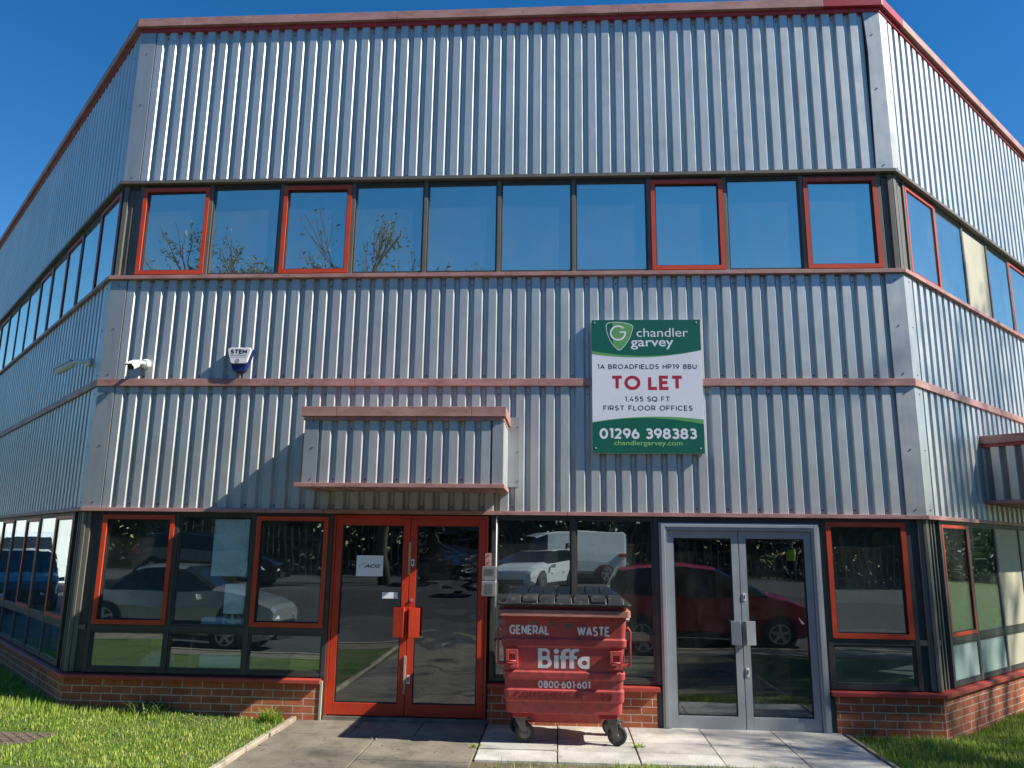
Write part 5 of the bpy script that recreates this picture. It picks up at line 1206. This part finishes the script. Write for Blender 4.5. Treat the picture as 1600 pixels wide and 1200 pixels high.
def tree(x, y, z, H, spread, label, nleaf, leaf=0.07, seed=1, mat='tree_leaf', depth=5, group=None, lean=0.0, first=0.28):
    rs = random.Random(seed); e = empty('tree', (x, y, z), label, 'tree', group)
    mb = MB(); tips = []
    def grow(p, d, L, r_, k):
        pts = [p]; rad = [r_]; q_ = p.copy(); dd = d.copy(); n = 4
        for i in range(n):
            dd = (dd + Vector((rs.gauss(0, 0.11), rs.gauss(0, 0.11), rs.gauss(0.03, 0.06)))).normalized(); q_ = q_ + dd*L/n; pts.append(q_.copy()); rad.append(r_*(1 - 0.42*(i + 1)/n))
        mb.tube(pts, rad, 7 if k < 2 else 4, caps=(k == 0))
        if k >= 3:
            for t_ in pts[1:]: tips.append((t_, L*0.35))
        if k >= depth: return
        m_ = 3 if k else 5
        for i in range(m_):
            az_ = rs.uniform(0, 6.28); tl = rs.uniform(0.45, 0.95)*spread
            side = Vector((math.cos(az_), math.sin(az_), 0)); nd = (dd*(1.0) + side*tl + Vector((0, 0, 0.15))).normalized()
            st = pts[rs.choice([2, 3, 4])] if k else pts[rs.choice([2, 3, 4])]
            grow(st.copy(), nd, L*rs.uniform(0.58, 0.78), r_*0.52, k + 1)
        grow(q_.copy(), dd, L*0.72, r_*0.58, k + 1)
    grow(Vector((0, 0, -0.1)), Vector((lean, 0, 1)).normalized(), H*first, H*0.018, 0)
    zmax = max(v[2] for v in mb.v); s_ = H/zmax; mb.v = [(a*s_, b*s_, c*s_) for a, b, c in mb.v]
    tk = mb.build('trunk', 'bark', None, recalc=False); tk.parent = e
    T = np.array([[*(t_[0]*s_)] for t_ in tips]); Rd = np.array([t_[1]*s_ for t_ in tips])
    w_ = np.array([rs.random()**1.5 for _ in tips]); w_ /= w_.sum()
    idx = rng.choice(len(T), nleaf, p=w_)
    C = T[idx] + rng.normal(size=(nleaf, 3))*Rd[idx][:, None]*0.55
    quads('crown', C, leaf, mat, e); return e
GT = 'trees across the road'
tree(mx(315, 380, -16.5), -16.5, HZ, 11.5, 0.8, 'spreading thinly leaved tree across the road, mirrored in the first two upper windows', 10000, 0.085, 3, group=GT)
tree(mx(625, 380, -17.5), -17.5, HZ, 12.4, 0.55, 'tall narrow leaning tree across the road, mirrored in the fourth upper window', 7000, 0.08, 8, group=GT, lean=-0.12)
tree(mx(705, 400, -19.5), -19.5, HZ, 11.3, 0.7, 'bare twiggy tree across the road, mirrored in the fifth upper window', 2600, 0.05, 12, group=GT)
tree(mx(1180, 840, -27), -27, HZ, 6.5, 0.9, 'small dark bushy tree behind the palisade fence', 5000, 0.12, 15, 'hedge_leaf', group=GT)
# tall trees to the right that shade the right part of the front
tree(25.5, -7.4, 0, 22.5, 0.8, 'very tall thinly leaved tree far to the right of the building', 5200, 0.15, 21, group='tall trees on the right')
tree(15.5, -4.6, 0, 9.5, 0.75, 'slim tree on the right lawn shading the right corner and the paving', 3600, 0.10, 33, group='tall trees on the right')
tree(11.2, -4.1, 0, 8.2, 0.7, 'small slender tree nearest the paving on the right lawn', 1500, 0.09, 41, group='tall trees on the right')
def hedge(x0, x1, y, z, h, d, n, label, leaf=0.42, name='hedge', y1=None):
    C = np.stack([rng.uniform(x0, x1, n), y + rng.normal(0, d, n), np.zeros(n)], 1)
    if y1 is not None: C[:, 1] += (y1 - y)*(C[:, 0] - x0)/(x1 - x0)
    top = h*(0.72 + 0.2*np.sin(C[:, 0]*0.55 + 1) + 0.12*np.sin(C[:, 0]*1.7) + 0.06*np.sin(C[:, 0]*4.3))
    C[:, 2] = z + top*rng.uniform(0, 1, n)**0.75
    o = quads(name, C, leaf, 'hedge_leaf'); return tag(o, label, 'hedge', kind='stuff')
hedge(-90, 70, -31, HZ, 10.5, 2.0, 110000, 'dark dense belt of trees and shrubs beyond the palisade fence')
hedge(30, 62, 26, 0, 6.5, 2.0, 32000, 'dark shrubs beyond the right side wall', 0.22)

hedge(-72, -26, 2, 0, 11.0, 1.6, 42000, 'added tall dark trees and shrubs that darken the left side wall', 0.42, 'hedge', 62)  # added unseen belt, keeps the bright horizon off the left wall
# ------------------------------------------------------------------ two people standing across the road
def person(loc, rot, label, top, legs, vest=None, hairlen=0.0, group=None):
    e = empty('person', loc, label, 'person', group); e.rotation_euler = (0, 0, rot)
    V = []; E_ = []; Rr = []
    def j(p, r_, par=None):
        V.append(p); Rr.append(r_)
        if par is not None: E_.append((par, len(V) - 1))
        return len(V) - 1
    pel = j((0, 0, 0.95), (0.15, 0.11)); ws = j((0, 0, 1.10), (0.135, 0.10), pel); ch = j((0, 0.01, 1.30), (0.16, 0.115), ws); sh = j((0, 0, 1.42), (0.12, 0.085), ch); nk = j((0, 0.01, 1.50), (0.055, 0.055), sh); hd = j((0, 0.03, 1.57), (0.07, 0.08), nk); h2 = j((0, 0.03, 1.65), (0.078, 0.095), hd); h3 = j((0, 0.025, 1.71), (0.06, 0.075), h2)
    ns = j((0, 0.125, 1.615), (0.014, 0.014), h2)
    hands = []
    for s_ in (-1, 1):
        hp = j((s_*0.09, 0, 0.88), (0.095, 0.10), pel); kn = j((s_*0.10, 0.02, 0.48), (0.06, 0.062), hp); an = j((s_*0.105, -0.01, 0.09), (0.038, 0.042), kn); to = j((s_*0.115, 0.15, 0.04), (0.035, 0.03), an)
        so_ = j((s_*0.19, 0, 1.41), (0.062, 0.062), sh); el = j((s_*0.24, -0.02, 1.12), (0.042, 0.042), so_); wr = j((s_*0.235, 0.06, 0.88), (0.028, 0.026), el); pa = j((s_*0.23, 0.08, 0.82), (0.018, 0.036), wr)
        for k in range(4):
            f1 = j((s_*0.228, 0.055 + k*0.02, 0.765 - (0.004 if k in (1, 2) else -0.006)), (0.009, 0.009), pa); j((s_*0.212, 0.06 + k*0.02, 0.725 - (0.008 if k in (1, 2) else -0.006)), (0.008, 0.008), f1)
        t1 = j((s_*0.215, 0.125, 0.81), (0.010, 0.010), pa); j((s_*0.208, 0.14, 0.775), (0.009, 0.009), t1)
    me = bpy.data.meshes.new('body'); me.from_pydata(V, E_, []); o = bpy.data.objects.new('body', me); COL.objects.link(o)
    o.modifiers.new('skin', 'SKIN')
    for i, sv in enumerate(me.skin_vertices[0].data): sv.radius = Rr[i]; sv.use_root = (i == 0)
    sb = o.modifiers.new('sub', 'SUBSURF'); sb.levels = 2; sb.render_levels = 2
    bpy.context.view_layer.update()
    m2 = bpy.data.meshes.new_from_object(o.evaluated_get(bpy.context.evaluated_depsgraph_get())); bpy.data.objects.remove(o)
    for nm in ('skin', top, legs, 'hair'): m2.materials.append(MATS[nm])
    for p in m2.polygons:
        c = p.center; p.use_smooth = True
        arm = abs(c.x) > 0.165 and c.z < 1.36
        if c.z < 0.075: p.material_index = 3
        elif c.z > 1.485: p.material_index = 0
        elif abs(c.x) > 0.19 and c.z < 0.90: p.material_index = 0
        elif arm and c.z > 0.90: p.material_index = 1
        elif c.z < 0.97: p.material_index = 2
        else: p.material_index = 1
    b = bpy.data.objects.new('body', m2); COL.objects.link(b); b.parent = e
    bm = bmesh.new(); bmesh.ops.create_uvsphere(bm, u_segments=20, v_segments=14, radius=1)
    for v in list(bm.verts):
        c = v.co
        v.co = Vector((c.x*0.094, 0.012 + c.y*0.108 - (0.02 if c.y > 0.3 and c.z < 0.4 else 0), 1.66 + c.z*0.10 - (hairlen if c.z < -0.3 and c.y < 0.3 else 0)))
    bmesh.ops.delete(bm, geom=[v for v in bm.verts if v.co.y > 0.055 and v.co.z < 1.69], context='VERTS')
    mh_ = bpy.data.meshes.new('hair'); bm.to_mesh(mh_); bm.free(); mh_.materials.append(MATS['hair']); o = bpy.data.objects.new('hair', mh_); COL.objects.link(o); o.parent = e
    mb = MB()
    for s_ in (-1, 1): mb.tube([(s_*0.032, 0.108, 1.645), (s_*0.032, 0.122, 1.645)], 0.009, 8)
    mb.box(-0.025, 0.025, 0.105, 0.119, 1.575, 1.583); o = mb.build('face_detail', 'hair', None); o.parent = e
    if vest:
        mb = MB(); mb.rings([[(math.cos(a)*w_, 0.008 + math.sin(a)*d_, z) for a in np.linspace(0, 2*math.pi, 25)[:-1]] for z, w_, d_ in ((0.94, 0.20, 0.155), (1.1, 0.195, 0.15), (1.3, 0.205, 0.16), (1.42, 0.17, 0.125))], smooth=True, caps=(False, False)); o = mb.build('vest', vest, None); o.parent = e
    return e
person((mx(1214, 880, -25.4) + 0.1, -23.6, HZ), 0.3, 'person in a yellow high visibility vest and dark trousers across the road', 'cloth_navy', 'cloth_navy', 'hivis')
person((mx(880, 880, -20.3), -20.3, HZ), -0.5, 'person in a white top and dark trousers beside the white hatchback', 'cloth_white', 'cloth_navy', None, 0.12)
